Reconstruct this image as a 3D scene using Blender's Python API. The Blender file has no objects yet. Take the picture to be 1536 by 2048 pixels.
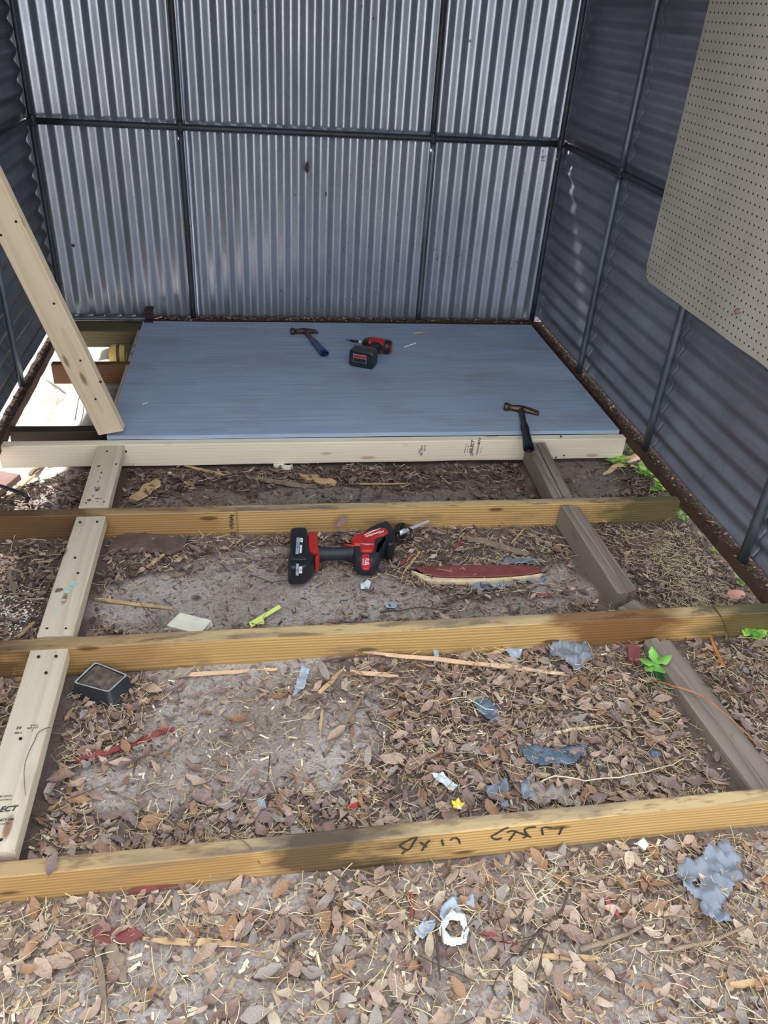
import bpy, bmesh, math, random
from mathutils import Vector, Matrix, noise, Quaternion
random.seed(7)
sc = bpy.context.scene
COL = sc.collection
PI = math.pi

# ------------------------------------------------------------------ camera
F = 1585.57
CAM = Vector((0.54088, -3.81696, 1.48236))
RX = Vector((0.98798177, -0.14200484, 0.06104625))
RY = Vector((-0.02649636, -0.54468677, -0.83822089))
RZ = Vector((0.15228251, 0.82652946, -0.54190321))
def ray(px, py): return RX*((px-768)/F) + RY*((py-1024)/F) + RZ
def PZ(px, py, z=0.0):
    d = ray(px, py); return CAM + d*((z-CAM.z)/d.z)
def PY(px, py, y):
    d = ray(px, py); return CAM + d*((y-CAM.y)/d.y)
def PX(px, py, x):
    d = ray(px, py); return CAM + d*((x-CAM.x)/d.x)
cd = bpy.data.cameras.new('camera'); cam = bpy.data.objects.new('camera', cd); COL.objects.link(cam)
M = Matrix((( RX.x, -RY.x, -RZ.x, CAM.x), (RX.y, -RY.y, -RZ.y, CAM.y), (RX.z, -RY.z, -RZ.z, CAM.z), (0,0,0,1)))
cam.matrix_world = M
cd.sensor_fit = 'VERTICAL'; cd.sensor_height = 36; cd.lens = F/2048*36; cd.clip_start = .02
sc.camera = cam
sc.view_settings.view_transform = 'Standard'; sc.view_settings.look = 'None'; sc.view_settings.gamma = 1
sc.view_settings.use_curve_mapping = False
sc.view_settings.exposure = 0.0

# ------------------------------------------------------------------ materials
def lin(c):
    return tuple(((v/255)/12.92 if v/255 <= .04045 else ((v/255+.055)/1.055)**2.4) for v in c)
class NT:
    def __init__(s, name):
        s.m = bpy.data.materials.new(name); s.m.use_nodes = True; s.t = s.m.node_tree
        s.b = s.t.nodes['Principled BSDF']
    def n(s, typ, **kw):
        nd = s.t.nodes.new(typ)
        for k, v in kw.items(): setattr(nd, k, v)
        return nd
    def l(s, a, b): s.t.links.new(a, b)
    def coord(s, scale=(1,1,1), rnd=False):
        tc = s.n('ShaderNodeTexCoord'); mp = s.n('ShaderNodeMapping'); mp.inputs['Scale'].default_value = scale
        s.l(tc.outputs['Object'], mp.inputs['Vector'])
        if rnd:
            oi = s.n('ShaderNodeObjectInfo'); mm = s.n('ShaderNodeMath', operation='MULTIPLY'); mm.inputs[1].default_value = 37.0
            s.l(oi.outputs['Random'], mm.inputs[0]); cx = s.n('ShaderNodeCombineXYZ')
            s.l(mm.outputs[0], cx.inputs[0]); s.l(mm.outputs[0], cx.inputs[1]); s.l(mm.outputs[0], cx.inputs[2])
            s.l(cx.outputs[0], mp.inputs['Location'])
        return mp.outputs[0]
    def noise(s, vec, scale, detail=4, rough=.55, dist=0.0):
        nd = s.n('ShaderNodeTexNoise'); nd.inputs['Scale'].default_value = scale; nd.inputs['Detail'].default_value = detail
        nd.inputs['Roughness'].default_value = rough; nd.inputs['Distortion'].default_value = dist
        s.l(vec, nd.inputs['Vector']); return nd.outputs['Fac']
    def ramp(s, fac, stops):
        r = s.n('ShaderNodeValToRGB'); e = r.color_ramp.elements
        while len(e) < len(stops): e.new(.5)
        for el, (p, c) in zip(e, stops):
            el.position = p; el.color = (c if len(c) == 4 else tuple(c)+(1,))
        s.l(fac, r.inputs[0]); return r.outputs[0]
    def thr(s, fac, a, b):
        r = s.n('ShaderNodeMapRange'); r.inputs[1].default_value = a; r.inputs[2].default_value = b
        s.l(fac, r.inputs[0]); return r.outputs[0]
    def mul(s, a, b):
        m = s.n('ShaderNodeMath', operation='MULTIPLY')
        s.l(a, m.inputs[0])
        if isinstance(b, (int, float)): m.inputs[1].default_value = b
        else: s.l(b, m.inputs[1])
        return m.outputs[0]
    def mix(s, fac, a, b, mode='MIX'):
        m = s.n('ShaderNodeMix', data_type='RGBA', blend_type=mode)
        for v, i in ((fac, 0), (a, 6), (b, 7)):
            if isinstance(v, (int, float)): m.inputs[i].default_value = v
            elif isinstance(v, tuple): m.inputs[i].default_value = v if len(v) == 4 else v+(1,)
            else: s.l(v, m.inputs[i])
        return m.outputs[2]
    def bump(s, h, dist, strength=1.0):
        b = s.n('ShaderNodeBump'); b.inputs['Distance'].default_value = dist; b.inputs['Strength'].default_value = strength
        s.l(h, b.inputs['Height']); s.l(b.outputs[0], s.b.inputs['Normal'])
    def out(s, col=None, rough=.6, metal=0.0, spec=.5):
        if col is not None:
            if isinstance(col, tuple): s.b.inputs['Base Color'].default_value = col+(1,) if len(col) == 3 else col
            else: s.l(col, s.b.inputs['Base Color'])
        if isinstance(rough, (int, float)): s.b.inputs['Roughness'].default_value = rough
        else: s.l(rough, s.b.inputs['Roughness'])
        s.b.inputs['Metallic'].default_value = metal
        s.b.inputs['Specular IOR Level'].default_value = spec
        return s.m
def simple(name, c, rough=.6, metal=0.0, var=.12, scale=40, spec=.5, bump=0.0):
    t = NT(name); v = t.coord(rnd=True); c = lin(c)
    n = t.noise(v, scale, 4)
    col = t.ramp(n, [(.3, tuple(x*(1-var) for x in c)), (.7, tuple(min(1, x*(1+var)) for x in c))])
    if bump: t.bump(n, bump)
    return t.out(col, rough, metal, spec)

def wood(name, light, dark, grain=1.0, rough=.7, knots=(70,45,25), stains=None, greens=None, darks=None, knotamt=1.0, ringw=.5, weather=None, mottle=False):
    """long-grain lumber, grain along local X"""
    t = NT(name); light = lin(light); dark = lin(dark)
    tc = t.n('ShaderNodeTexCoord'); mp = t.n('ShaderNodeMapping'); mp.inputs['Scale'].default_value = (.12, 1, 1)
    oi = t.n('ShaderNodeObjectInfo'); cx = t.n('ShaderNodeCombineXYZ'); rm = t.n('ShaderNodeMath', operation='MULTIPLY'); rm.inputs[1].default_value = 9.0
    t.l(oi.outputs['Random'], rm.inputs[0]); t.l(rm.outputs[0], cx.inputs[0]); cx.inputs[1].default_value = .012; cx.inputs[2].default_value = .085
    t.l(tc.outputs['Object'], mp.inputs['Vector']); t.l(cx.outputs[0], mp.inputs['Location'])
    w = t.n('ShaderNodeTexWave', wave_type='RINGS', rings_direction='X', wave_profile='SAW'); w.inputs['Scale'].default_value = 34*grain
    w.inputs['Distortion'].default_value = 7.0; w.inputs['Detail'].default_value = 2.0; w.inputs['Detail Scale'].default_value = .35
    t.l(mp.outputs[0], w.inputs['Vector'])
    ring = t.thr(w.outputs['Fac'], .35, 1.0)
    v2 = t.coord((5, 260, 260), rnd=True); fine = t.noise(v2, 1.0, 5)
    col = t.mix(t.mul(ring, ringw), light, dark)
    col = t.mix(t.mul(t.thr(fine, .35, .75), .35), col, tuple(x*.7 for x in light))
    v3 = t.coord((1.6, 12, 12), rnd=True); big = t.noise(v3, 1.0, 4)
    col = t.mix(t.mul(t.thr(big, .42, .75), .4), col, tuple((a*.6+b*.4)*.85 for a, b in zip(light, dark)))
    vk = t.coord((4.5, 16, 16), rnd=True); vo = t.n('ShaderNodeTexVoronoi'); vo.inputs['Scale'].default_value = 1.0; t.l(vk, vo.inputs['Vector'])
    kn = t.thr(vo.outputs['Distance'], .16, .09)
    if knotamt: col = t.mix(t.mul(kn, .8*knotamt), col, lin(knots))
    if weather is not None:      # grey weathering blotches
        v4 = t.coord((2.2, 9, 9), rnd=True); wn = t.noise(v4, 1.5, 6, .65)
        col = t.mix(t.mul(t.thr(wn, weather[1], weather[1]+.12), weather[2]), col, lin(weather[0]))
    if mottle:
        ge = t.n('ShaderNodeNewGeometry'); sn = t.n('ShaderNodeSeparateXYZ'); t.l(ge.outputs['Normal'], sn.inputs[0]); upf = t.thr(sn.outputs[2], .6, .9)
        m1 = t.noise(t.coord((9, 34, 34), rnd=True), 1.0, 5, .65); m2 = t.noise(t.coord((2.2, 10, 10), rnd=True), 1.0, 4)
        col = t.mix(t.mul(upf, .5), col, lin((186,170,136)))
        col = t.mix(t.mul(t.mul(t.thr(m1, .50, .60), upf), .7), col, lin((104,84,72)))
        col = t.mix(t.mul(t.mul(t.thr(m2, .46, .60), upf), .6), col, lin((116,106,98)))
    for key, ccol in ((darks, (52,42,38)), (greens, (58,64,44)), (stains, (105,62,32))):
        if not key: continue
        for (x0, x1, amt) in key:  # soft-edged growth / stain between x0..x1 in board coordinates
            tc = t.n('ShaderNodeTexCoord'); sx = t.n('ShaderNodeSeparateXYZ'); t.l(tc.outputs['Object'], sx.inputs[0])
            vv = t.coord((5, 14, 14), rnd=True); nn = t.noise(vv, 1.0, 5)
            ad = t.n('ShaderNodeMath', operation='MULTIPLY_ADD'); t.l(nn, ad.inputs[0]); ad.inputs[1].default_value = .5; t.l(sx.outputs[0], ad.inputs[2])
            a = t.thr(ad.outputs[0], x0+.2, x0+.3) if x0 > -9 else None
            b = t.thr(ad.outputs[0], x1+.3, x1+.2) if x1 < 9 else None
            f = t.mul(a, b) if (a and b) else (a or b)
            col = t.mix(t.mul(f, amt), col, lin(ccol))
    t.bump(fine, .0012, .6)
    return t.out(col, rough, 0, .3)

MT = {}
MT['new'] = wood('new_spruce', (240,228,206), (222,200,168), .8, knots=(160,115,75), ringw=.45, knotamt=.7)
MT['new2'] = wood('handled_spruce', (216,202,182), (190,168,140), .8, knots=(120,72,42), ringw=.55, weather=((165,155,140), .55, .5))
MT['brace'] = wood('brace_spruce', (228,210,182), (204,178,142), .8, knots=(110,62,42), ringw=.5, knotamt=.9)
MT['pt'] = wood('treated_pine', (204,168,110), (124,84,46), 1.0, mottle=True, knots=(70,42,25), ringw=.8, weather=((120,100,78), .56, .6), greens=[(.93,99,.75)], stains=[(-99,-.35,.35)], darks=[(-99,-.80,.72)])
MT['ptB'] = wood('treated_pine_second', (208,172,112), (130,88,48), 1.0, mottle=True, knots=(70,42,25), ringw=.75, weather=((110,98,85), .56, .65), greens=[(.98,99,.7)], stains=[(.55,.85,.75),(-99,-.5,.35)], darks=[(-99,-.84,.72)])
MT['ptC'] = wood('treated_pine_nearest', (212,176,116), (140,94,50), 1.0, mottle=True, knots=(70,42,25), ringw=.75, weather=((135,122,105), .55, .55), darks=[(-.27,.0,.8)], stains=[(-.9,-.35,.3)])
MT['old'] = wood('old_brown_lumber', (112,78,52), (58,40,30), 1.2, knots=(40,28,22), ringw=.7, weather=((70,62,58), .52, .7))
MT['rot'] = wood('rotten_dark_lumber', (70,60,52), (34,29,27), 1.4, knots=(25,22,20), ringw=.7, knotamt=.3)
MT['grey'] = wood('weathered_grey_lumber', (150,138,126), (96,84,74), 1.2, knots=(60,50,42), ringw=.8, weather=((142,136,128), .5, .5), knotamt=.4)
MT['mossy'] = wood('mossy_lumber', (110,98,72), (60,52,38), 1.1, knots=(40,34,26), weather=((74,78,56), .5, .6))

def metal_sheet(name, c1, c2, dirt, dirtamt, rough=.38, metallic=.85, vert=True):
    t = NT(name); c1 = lin(c1); c2 = lin(c2)
    v = t.coord(); sp = t.n('ShaderNodeTexVoronoi'); sp.inputs['Scale'].default_value = 90; t.l(v, sp.inputs['Vector'])
    sep = t.n('ShaderNodeSeparateColor'); t.l(sp.outputs['Color'], sep.inputs[0])
    big = t.noise(v, 2.2, 5, .6)
    col = t.mix(t.thr(big, .35, .68), c1, c2)
    col = t.mix(t.mul(sep.outputs[0], .22), col, tuple(x*.62 for x in c1))
    vs = t.coord((16, 16, 1.2) if vert else (1.2, 1.2, 22)); st = t.noise(vs, 1.0, 5, .6)
    col = t.mix(t.mul(t.thr(st, .5, .78), dirtamt), col, lin(dirt))
    vd = t.coord(); dn = t.noise(vd, 5.0, 8, .7); spots = t.thr(dn, .68, .72)
    col = t.mix(t.mul(spots, .8), col, lin((44,38,34)))
    fs = t.noise(t.coord((60,60,22)), 1.6, 3, .6)
    mask = t.mul(t.thr(fs, .66, .70), t.thr(t.noise(vd, 1.7, 2), .5, .6))
    col = t.mix(t.mul(mask, .8), col, lin((30,28,28)))
    t.bump(t.noise(v, 130, 2), .0006, .35)
    r = t.thr(big, .2, .9)
    rr = t.n('ShaderNodeMapRange'); rr.inputs[3].default_value = rough-.06; rr.inputs[4].default_value = rough+.12; t.l(big, rr.inputs[0])
    return t.out(col, rr.outputs[0], metallic)
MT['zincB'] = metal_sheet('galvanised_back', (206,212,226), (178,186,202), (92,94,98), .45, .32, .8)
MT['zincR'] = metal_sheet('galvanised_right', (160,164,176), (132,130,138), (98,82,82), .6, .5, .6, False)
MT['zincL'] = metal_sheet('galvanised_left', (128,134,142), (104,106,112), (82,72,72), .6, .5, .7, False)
MT['roof'] = metal_sheet('galvanised_roof', (150,154,160), (120,122,126), (84,76,72), .4, .5, .7)
MT['pipe'] = metal_sheet('galvanised_pipe', (136,146,156), (84,92,100), (70,50,42), .55, .42, .8)
MT['pipedark'] = metal_sheet('dark_pipe', (84,90,98), (54,56,62), (66,42,34), .6, .5, .6)
def rusty():
    t = NT('rusted_sill'); v = t.coord(); n = t.noise(v, 14, 8, .7); n2 = t.noise(v, 60, 4)
    col = t.ramp(n, [(.3, lin((44,34,30))), (.5, lin((84,56,44))), (.62, lin((70,58,52))), (.75, lin((120,110,98)))])
    col = t.mix(t.mul(t.thr(n2, .6, .75), .5), col, lin((30,26,24)))
    t.bump(n2, .003, .8); return t.out(col, .85, .15)
MT['rust'] = rusty()
def ply_mat():
    t = NT('blue_grey_painted_plywood'); v = t.coord()
    g = t.noise(t.coord((2.5, 60, 60)), 1.0, 6, .6); b = t.noise(v, 2.0, 6, .6); b2 = t.noise(t.coord((1.6, 3.2, 1)), 1.6, 7, .62)
    col = t.ramp(g, [(.3, lin((140,160,190))), (.7, lin((172,190,214)))])
    col = t.mix(t.mul(t.thr(b, .4, .7), .5), col, lin((146,156,174)))
    col = t.mix(t.mul(t.thr(b2, .5, .72), .5), col, lin((140,126,118)))
    s = t.thr(t.noise(v, 38, 3), .73, .76); col = t.mix(t.mul(s, .6), col, lin((66,56,52)))
    s2 = t.thr(t.noise(t.coord((8, 90, 1)), 1.0, 5), .70, .76); col = t.mix(t.mul(s2, .35), col, lin((192,204,214)))
    t.bump(g, .0008, .5); return t.out(col, .62, 0, .35)
MT['ply'] = ply_mat()
def peg_mat():
    t = NT('beige_pegboard'); tc = t.n('ShaderNodeTexCoord')
    sp = t.n('ShaderNodeSeparateXYZ'); t.l(tc.outputs['Object'], sp.inputs[0])
    def cell(o):
        m = t.n('ShaderNodeMath', operation='FRACT'); d = t.n('ShaderNodeMath', operation='DIVIDE'); d.inputs[1].default_value = .0254
        t.l(o, d.inputs[0]); t.l(d.outputs[0], m.inputs[0]); s = t.n('ShaderNodeMath', operation='SUBTRACT'); s.inputs[1].default_value = .5
        t.l(m.outputs[0], s.inputs[0]); p = t.n('ShaderNodeMath', operation='POWER'); p.inputs[1].default_value = 2; t.l(s.outputs[0], p.inputs[0]); return p.outputs[0]
    a = t.n('ShaderNodeMath', operation='ADD'); t.l(cell(sp.outputs[1]), a.inputs[0]); t.l(cell(sp.outputs[2]), a.inputs[1])
    hole = t.thr(a.outputs[0], .0185, .0135)
    v = t.coord(); n = t.noise(v, 3, 6, .6); n2 = t.noise(v, 45, 3)
    col = t.mix(t.thr(n, .35, .7), lin((186,180,168)), lin((166,158,146)))
    col = t.mix(t.mul(t.thr(n2, .7, .74), .5), col, lin((110,98,88)))
    col = t.mix(hole, col, (.012,.011,.01,1))
    inv = t.n('ShaderNodeMath', operation='SUBTRACT'); inv.inputs[0].default_value = 1; t.l(hole, inv.inputs[1])
    t.bump(inv.outputs[0], .003, .8); return t.out(col, .55, 0, .4)
MT['peg'] = peg_mat()
def ground_mat():
    t = NT('sandy_soil'); v = t.coord()
    tc = t.n('ShaderNodeTexCoord'); sx = t.n('ShaderNodeSeparateXYZ'); t.l(tc.outputs['Object'], sx.inputs[0])
    n = t.noise(v, 3.5, 7, .62); f = t.noise(v, 170, 5, .7); g = t.noise(v, 38, 6, .7)
    col = t.mix(t.thr(n, .42, .62), lin((182,174,170)), lin((148,134,124)))
    col = t.mix(t.mul(t.thr(g, .5, .68), .6), col, lin((104,86,76)))
    col = t.mix(t.mul(t.thr(f, .5, .7), .7), col, lin((84,72,66)))
    col = t.mix(t.mul(t.thr(f, .46, .3), .6), col, lin((206,198,190)))
    at = t.n('ShaderNodeAttribute', attribute_name='humus'); hn = t.noise(v, 16, 6, .65)
    hm = t.n('ShaderNodeMath', operation='MULTIPLY_ADD'); t.l(hn, hm.inputs[0]); hm.inputs[1].default_value = .7; t.l(at.outputs['Fac'], hm.inputs[2])
    col = t.mix(t.mul(t.thr(hm.outputs[0], .75, 1.15), .75), col, lin((88,70,62)))
    # dampness and painted-in shade darken the soil by the platform (y above -1.62)
    ad = t.n('ShaderNodeMath', operation='MULTIPLY_ADD'); t.l(n, ad.inputs[0]); ad.inputs[1].default_value = .5; t.l(sx.outputs[1], ad.inputs[2])
    damp_shade = t.thr(ad.outputs[0], -1.5, -1.25)
    col = t.mix(t.mul(damp_shade, .55), col, lin((96,82,76)))
    # pale dry sand outside and along the left wall
    ad2 = t.n('ShaderNodeMath', operation='MULTIPLY_ADD'); t.l(n, ad2.inputs[0]); ad2.inputs[1].default_value = .35; t.l(sx.outputs[0], ad2.inputs[2])
    sand = t.thr(ad2.outputs[0], .10, .0)
    yb = t.thr(sx.outputs[1], -1.6, -1.3); sand = t.mul(sand, yb)
    col = t.mix(t.mul(sand, .85), col, lin((214,206,196)))
    t.bump(g, .012, .7); 
    return t.out(col, .95, 0, .15)
MT['ground'] = ground_mat()

LEAFC = {'tan': (184,158,140), 'brown': (152,124,110), 'mauve': (140,118,114), 'orange': (164,126,96), 'greyb': (158,146,138), 'dark': (98,80,76), 'pale': (196,176,154)}
def leaf_mat(k, c):
    t = NT('leaf_'+k); v = t.coord(rnd=True); n = t.noise(v, 25, 4); c = lin(c)
    col = t.ramp(n, [(.3, tuple(x*.62 for x in c)), (.55, c), (.75, tuple(min(1, x*1.25) for x in c))])
    return t.out(col, .55, 0, .4)
for k, c in LEAFC.items(): MT['l_'+k] = leaf_mat(k, c)
MT['straw'] = simple('straw', (222,202,158), .6, var=.25); MT['straw2'] = simple('straw_brown', (186,158,118), .65, var=.25)
MT['straw3'] = simple('straw_pale', (236,222,190), .6, var=.15)
MT['twig'] = simple('twig_bark', (82,66,60), .8, var=.3); MT['vine'] = simple('vine_orange', (190,120,70), .6, var=.2)
MT['chip'] = simple('wood_splinter', (196,164,122), .7, var=.25, scale=30); MT['chipgrey'] = simple('grey_splinter', (140,122,104), .8, var=.3, scale=30)
MT['chipfresh'] = simple('fresh_splinter', (226,190,156), .65, var=.12, scale=30); MT['chipwhite'] = simple('white_block', (228,224,206), .65, var=.08)
MT['redwood'] = simple('red_painted_wood', (124,66,64), .6, var=.25, scale=22); MT['redwood2'] = simple('bright_red_wood', (146,74,70), .6, var=.2, scale=22)
MT['torn'] = simple('torn_pale_wood', (214,192,156), .8, var=.2, scale=40, bump=.002)
MT['chipdark'] = simple('dark_board', (98,80,74), .8, var=.3, scale=20, bump=.002)
MT['plastic'] = simple('grey_blue_plastic', (126,134,146), .34, var=.22, scale=18); MT['plasticb'] = simple('blue_plastic', (88,108,128), .35, var=.2)
MT['plasticw'] = simple('white_plastic', (214,224,230), .4, var=.08); MT['plasticl'] = simple('pale_blue_plastic', (160,174,190), .35, var=.12)
MT['black'] = simple('black_plastic', (30,32,38), .38, var=.15); MT['rubber'] = simple('black_rubber', (38,42,50), .55, var=.15)
MT['trayrim'] = simple('scuffed_rim', (150,156,158), .6, var=.3, scale=60)
MT['red'] = simple('red_tool_plastic', (176,44,40), .35, var=.12); MT['redlabel'] = simple('red_label', (196,40,52), .4, var=.05)
MT['white'] = simple('white_print', (235,235,235), .5, var=.02); MT['label'] = simple('grey_label', (150,168,186), .4, var=.1)
MT['steel'] = simple('bright_steel', (214,222,232), .35, .5, var=.15); MT['darksteel'] = simple('dark_steel', (84,80,80), .38, .85, var=.3, scale=60)
MT['rusthead'] = simple('rusty_hammer_steel', (92,74,64), .42, .75, var=.4, scale=70)
MT['bluegrip'] = simple('blue_vinyl_grip', (26,52,110), .38, var=.12); MT['blackgrip'] = simple('black_vinyl_grip', (20,26,36), .4, var=.1)
MT['ink'] = simple('stamp_ink', (52,52,58), .7, var=.3, scale=200); MT['marker'] = simple('marker_ink', (58,50,46), .7, var=.3, scale=60)
MT['green'] = simple('leaf_green', (128,188,88), .4, var=.2); MT['greendk'] = simple('leaf_dark_green', (44,92,58), .35, var=.2)
MT['greenlt'] = simple('leaf_bright_green', (178,224,98), .45, var=.15); MT['lime'] = simple('lime_strip', (208,224,110), .45, var=.08)
for k in ('green', 'greenlt', 'greendk'):
    MT[k].node_tree.nodes['Principled BSDF'].inputs['Subsurface Weight'].default_value = .25
    MT[k].node_tree.nodes['Principled BSDF'].inputs['Subsurface Scale'].default_value = .01
MT['yellowlog'] = simple('pale_yellow_log', (214,190,112), .7, var=.2, scale=12); MT['pink'] = simple('pink_stone', (222,160,148), .75, var=.1)
MT['maroon'] = simple('dark_maroon_iron', (58,42,44), .7, .2, var=.3); MT['soil'] = simple('potting_soil', (96,84,78), .95, var=.5, scale=60, bump=.006); MT['yellow'] = simple('yellow_petal', (240,220,60), .5, var=.1)
MT['redleaf'] = simple('red_leaf', (176,52,56), .5, var=.2); MT['bark'] = simple('bark_chip', (110,84,76), .8, var=.35, scale=30)
MT['moss'] = simple('moss', (96,92,70), .9, var=.5, scale=50); MT['spray'] = simple('turquoise_paint', (170,210,200), .6, var=.1)
MT['copper'] = simple('reddish_board', (150,118,112), .7, var=.2, scale=12)

# ------------------------------------------------------------------ object helpers
def mesh_obj(name, verts, faces, mats, parent=None, smooth=False, mi=None, loc=None):
    me = bpy.data.meshes.new(name)
    if loc is not None: verts = [Vector(v)-Vector(loc) for v in verts]
    me.from_pydata([tuple(v) for v in verts], [], faces)
    for m in (mats if isinstance(mats, (list, tuple)) else [mats]): me.materials.append(MT[m] if isinstance(m, str) else m)
    if mi: me.polygons.foreach_set('material_index', mi)
    if smooth: me.polygons.foreach_set('use_smooth', [True]*len(me.polygons))
    me.update()
    o = bpy.data.objects.new(name, me); COL.objects.link(o)
    if loc is not None: o.location = loc
    if parent is not None: o.parent = parent
    return o
def tag(o, label=None, cat=None, group=None, kind=None):
    if label: o['label'] = label
    if cat: o['category'] = cat
    if group: o['group'] = group
    if kind: o['kind'] = kind
    return o
def empty(name, loc=(0,0,0), rz=0):
    o = bpy.data.objects.new(name, None); COL.objects.link(o); o.location = loc; o.rotation_euler = (0,0,rz); o.empty_display_size = .05
    return o
def frame(p0, p1, up):
    x = (p1-p0).normalized(); z = (up - x*up.dot(x)).normalized(); y = z.cross(x)
    return Matrix(((x.x,y.x,z.x,0),(x.y,y.y,z.y,0),(x.z,y.z,z.z,0),(0,0,0,1)))
def board(name, p0, p1, w, h, mat, up=Vector((0,0,1)), parent=None, rough=.0006, bev=.003, nseg=24, endjit=0.0, seed=0):
    """lumber: p0..p1 run along the centre of its TOP face; w wide, h thick"""
    p0, p1 = Vector(p0), Vector(p1); L = (p1-p0).length; Mx = frame(p0, p1, up)
    mid = (p0+p1)/2; Mx.translation = mid
    prof = []
    for (cy, cz, a0) in ((w/2-bev, -bev, 0), (-w/2+bev, -bev, 90), (-w/2+bev, -h+bev, 180), (w/2-bev, -h+bev, 270)):
        for k in range(3):
            a = math.radians(a0+k*45); prof.append((cy+bev*math.cos(a), cz+bev*math.sin(a)))
    V, Fc = [], []; n = len(prof)
    for i in range(nseg+1):
        x = -L/2 + L*i/nseg
        for j, (y, z) in enumerate(prof):
            q = noise.noise(Vector((x*6+seed*3.1, y*30, z*30+seed)))
            q2 = noise.noise(Vector((x*1.5+seed*7.7, 5.5, 1.0)))
            xx = x
            if i in (0, nseg) and endjit: xx += endjit*noise.noise(Vector((y*60, z*60, seed+i)))*2
            V.append((xx, y*(1+rough*40*q)+rough*2*q2, z*(1+rough*40*q)+(rough*3*q2 if rough > .001 else 0)))
    for i in range(nseg):
        for j in range(n):
            a = i*n+j; b = i*n+(j+1) % n; Fc.append((a, a+n, b+n, b))
    Fc.append(tuple(range(n))); Fc.append(tuple(reversed(range(nseg*n, nseg*n+n))))
    o = mesh_obj(name, V, Fc, mat, parent); o.matrix_world = Mx if parent is None else parent.matrix_world.inverted() @ Mx
    return o
def tube_data(pts, r, n=10, cap=True):
    pts = [Vector(p) for p in pts]; R = r if isinstance(r, (list, tuple)) else [r]*len(pts)
    V, Fc = [], []; prev = None
    for i, p in enumerate(pts):
        d = (pts[min(i+1, len(pts)-1)] - pts[max(i-1, 0)])
        d = d.normalized() if d.length > 1e-9 else Vector((1,0,0))
        a = Vector((0,0,1)) if prev is None else prev
        if abs(d.dot(a)) > .95 and prev is None: a = Vector((0,1,0))
        u = (a - d*d.dot(a)).normalized(); prev = u; w = d.cross(u)
        for k in range(n):
            t = 2*PI*k/n; V.append(p + u*(R[i]*math.cos(t)) + w*(R[i]*math.sin(t)))
    for i in range(len(pts)-1):
        for k in range(n):
            a = i*n+k; b = i*n+(k+1) % n; Fc.append((a, b, b+n, a+n))
    if cap: Fc.append(tuple(reversed(range(n)))); Fc.append(tuple(range((len(pts)-1)*n, len(pts)*n)))
    return V, Fc
def tube(name, pts, r, mat, parent=None, n=10, loc=None):
    V, Fc = tube_data(pts, r, n); return mesh_obj(name, V, Fc, mat, parent, True, loc=loc)
def box_data(c, s, bev=0.0):
    bm = bmesh.new(); bmesh.ops.create_cube(bm, size=1)
    for v in bm.verts: v.co = Vector((v.co.x*s[0], v.co.y*s[1], v.co.z*s[2]))
    if bev: bmesh.ops.bevel(bm, geom=bm.edges[:], offset=bev, segments=2, affect='EDGES', profile=.6)
    V = [v.co+Vector(c) for v in bm.verts]; bm.verts.index_update(); Fc = [[v.index for v in f.verts] for f in bm.faces]; bm.free()
    return V, Fc
def boxo(name, c, s, mat, parent=None, bev=.002, loc=None):
    V, Fc = box_data(c, s, bev); return mesh_obj(name, V, Fc, mat, parent, loc=loc)
def join(*ds):
    V, Fc = [], []
    for v, f in ds:
        k = len(V); V += list(v); Fc += [[i+k for i in q] for q in f]
    return V, Fc
def pillow(name, poly, z0, z1, mat, parent=None, rnd=.3, loc=None, inset=.12):
    """solid from a plan outline with rounded upper and lower rims (poly: list of (x,y))"""
    # densify and smooth the outline
    P = [Vector((p[0], p[1])) for p in poly]
    for _ in range(2):
        Q = []
        for i, p in enumerate(P):
            q = P[(i+1) % len(P)]; Q += [p*.82+q*.18, p*.18+q*.82] if _ == 0 else [p*.75+q*.25, p*.25+q*.75]
        P = Q
    n = len(P); area = sum(P[i].x*P[(i+1) % n].y-P[(i+1) % n].x*P[i].y for i in range(n))
    if area < 0: P.reverse()
    # inward normals
    N = []
    for i in range(n):
        t = (P[(i+1) % n]-P[i-1]); t = t.normalized() if t.length > 0 else Vector((1,0)); N.append(Vector((-t.y, t.x)))
    size = min(max(p.x for p in P)-min(p.x for p in P), max(p.y for p in P)-min(p.y for p in P))
    h = z1-z0; ins = size*inset
    rings = [(ins, z0), (ins*.3, z0+h*rnd*.3), (0, z0+h*rnd), (0, z1-h*rnd), (ins*.3, z1-h*rnd*.3), (ins, z1), (ins*1.8, z1+h*.01)]
    V, Fc = [], []
    for (d, z) in rings:
        for p, q in zip(P, N): c = p+q*d; V.append((c.x, c.y, z))
    for r in range(len(rings)-1):
        for i in range(n):
            a = r*n+i; b = r*n+(i+1) % n; Fc.append((a, b, b+n, a+n))
    Fc.append(tuple(reversed(range(n)))); Fc.append(tuple(range((len(rings)-1)*n, len(rings)*n)))
    return mesh_obj(name, V, Fc, mat, parent, True, loc=loc)
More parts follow.
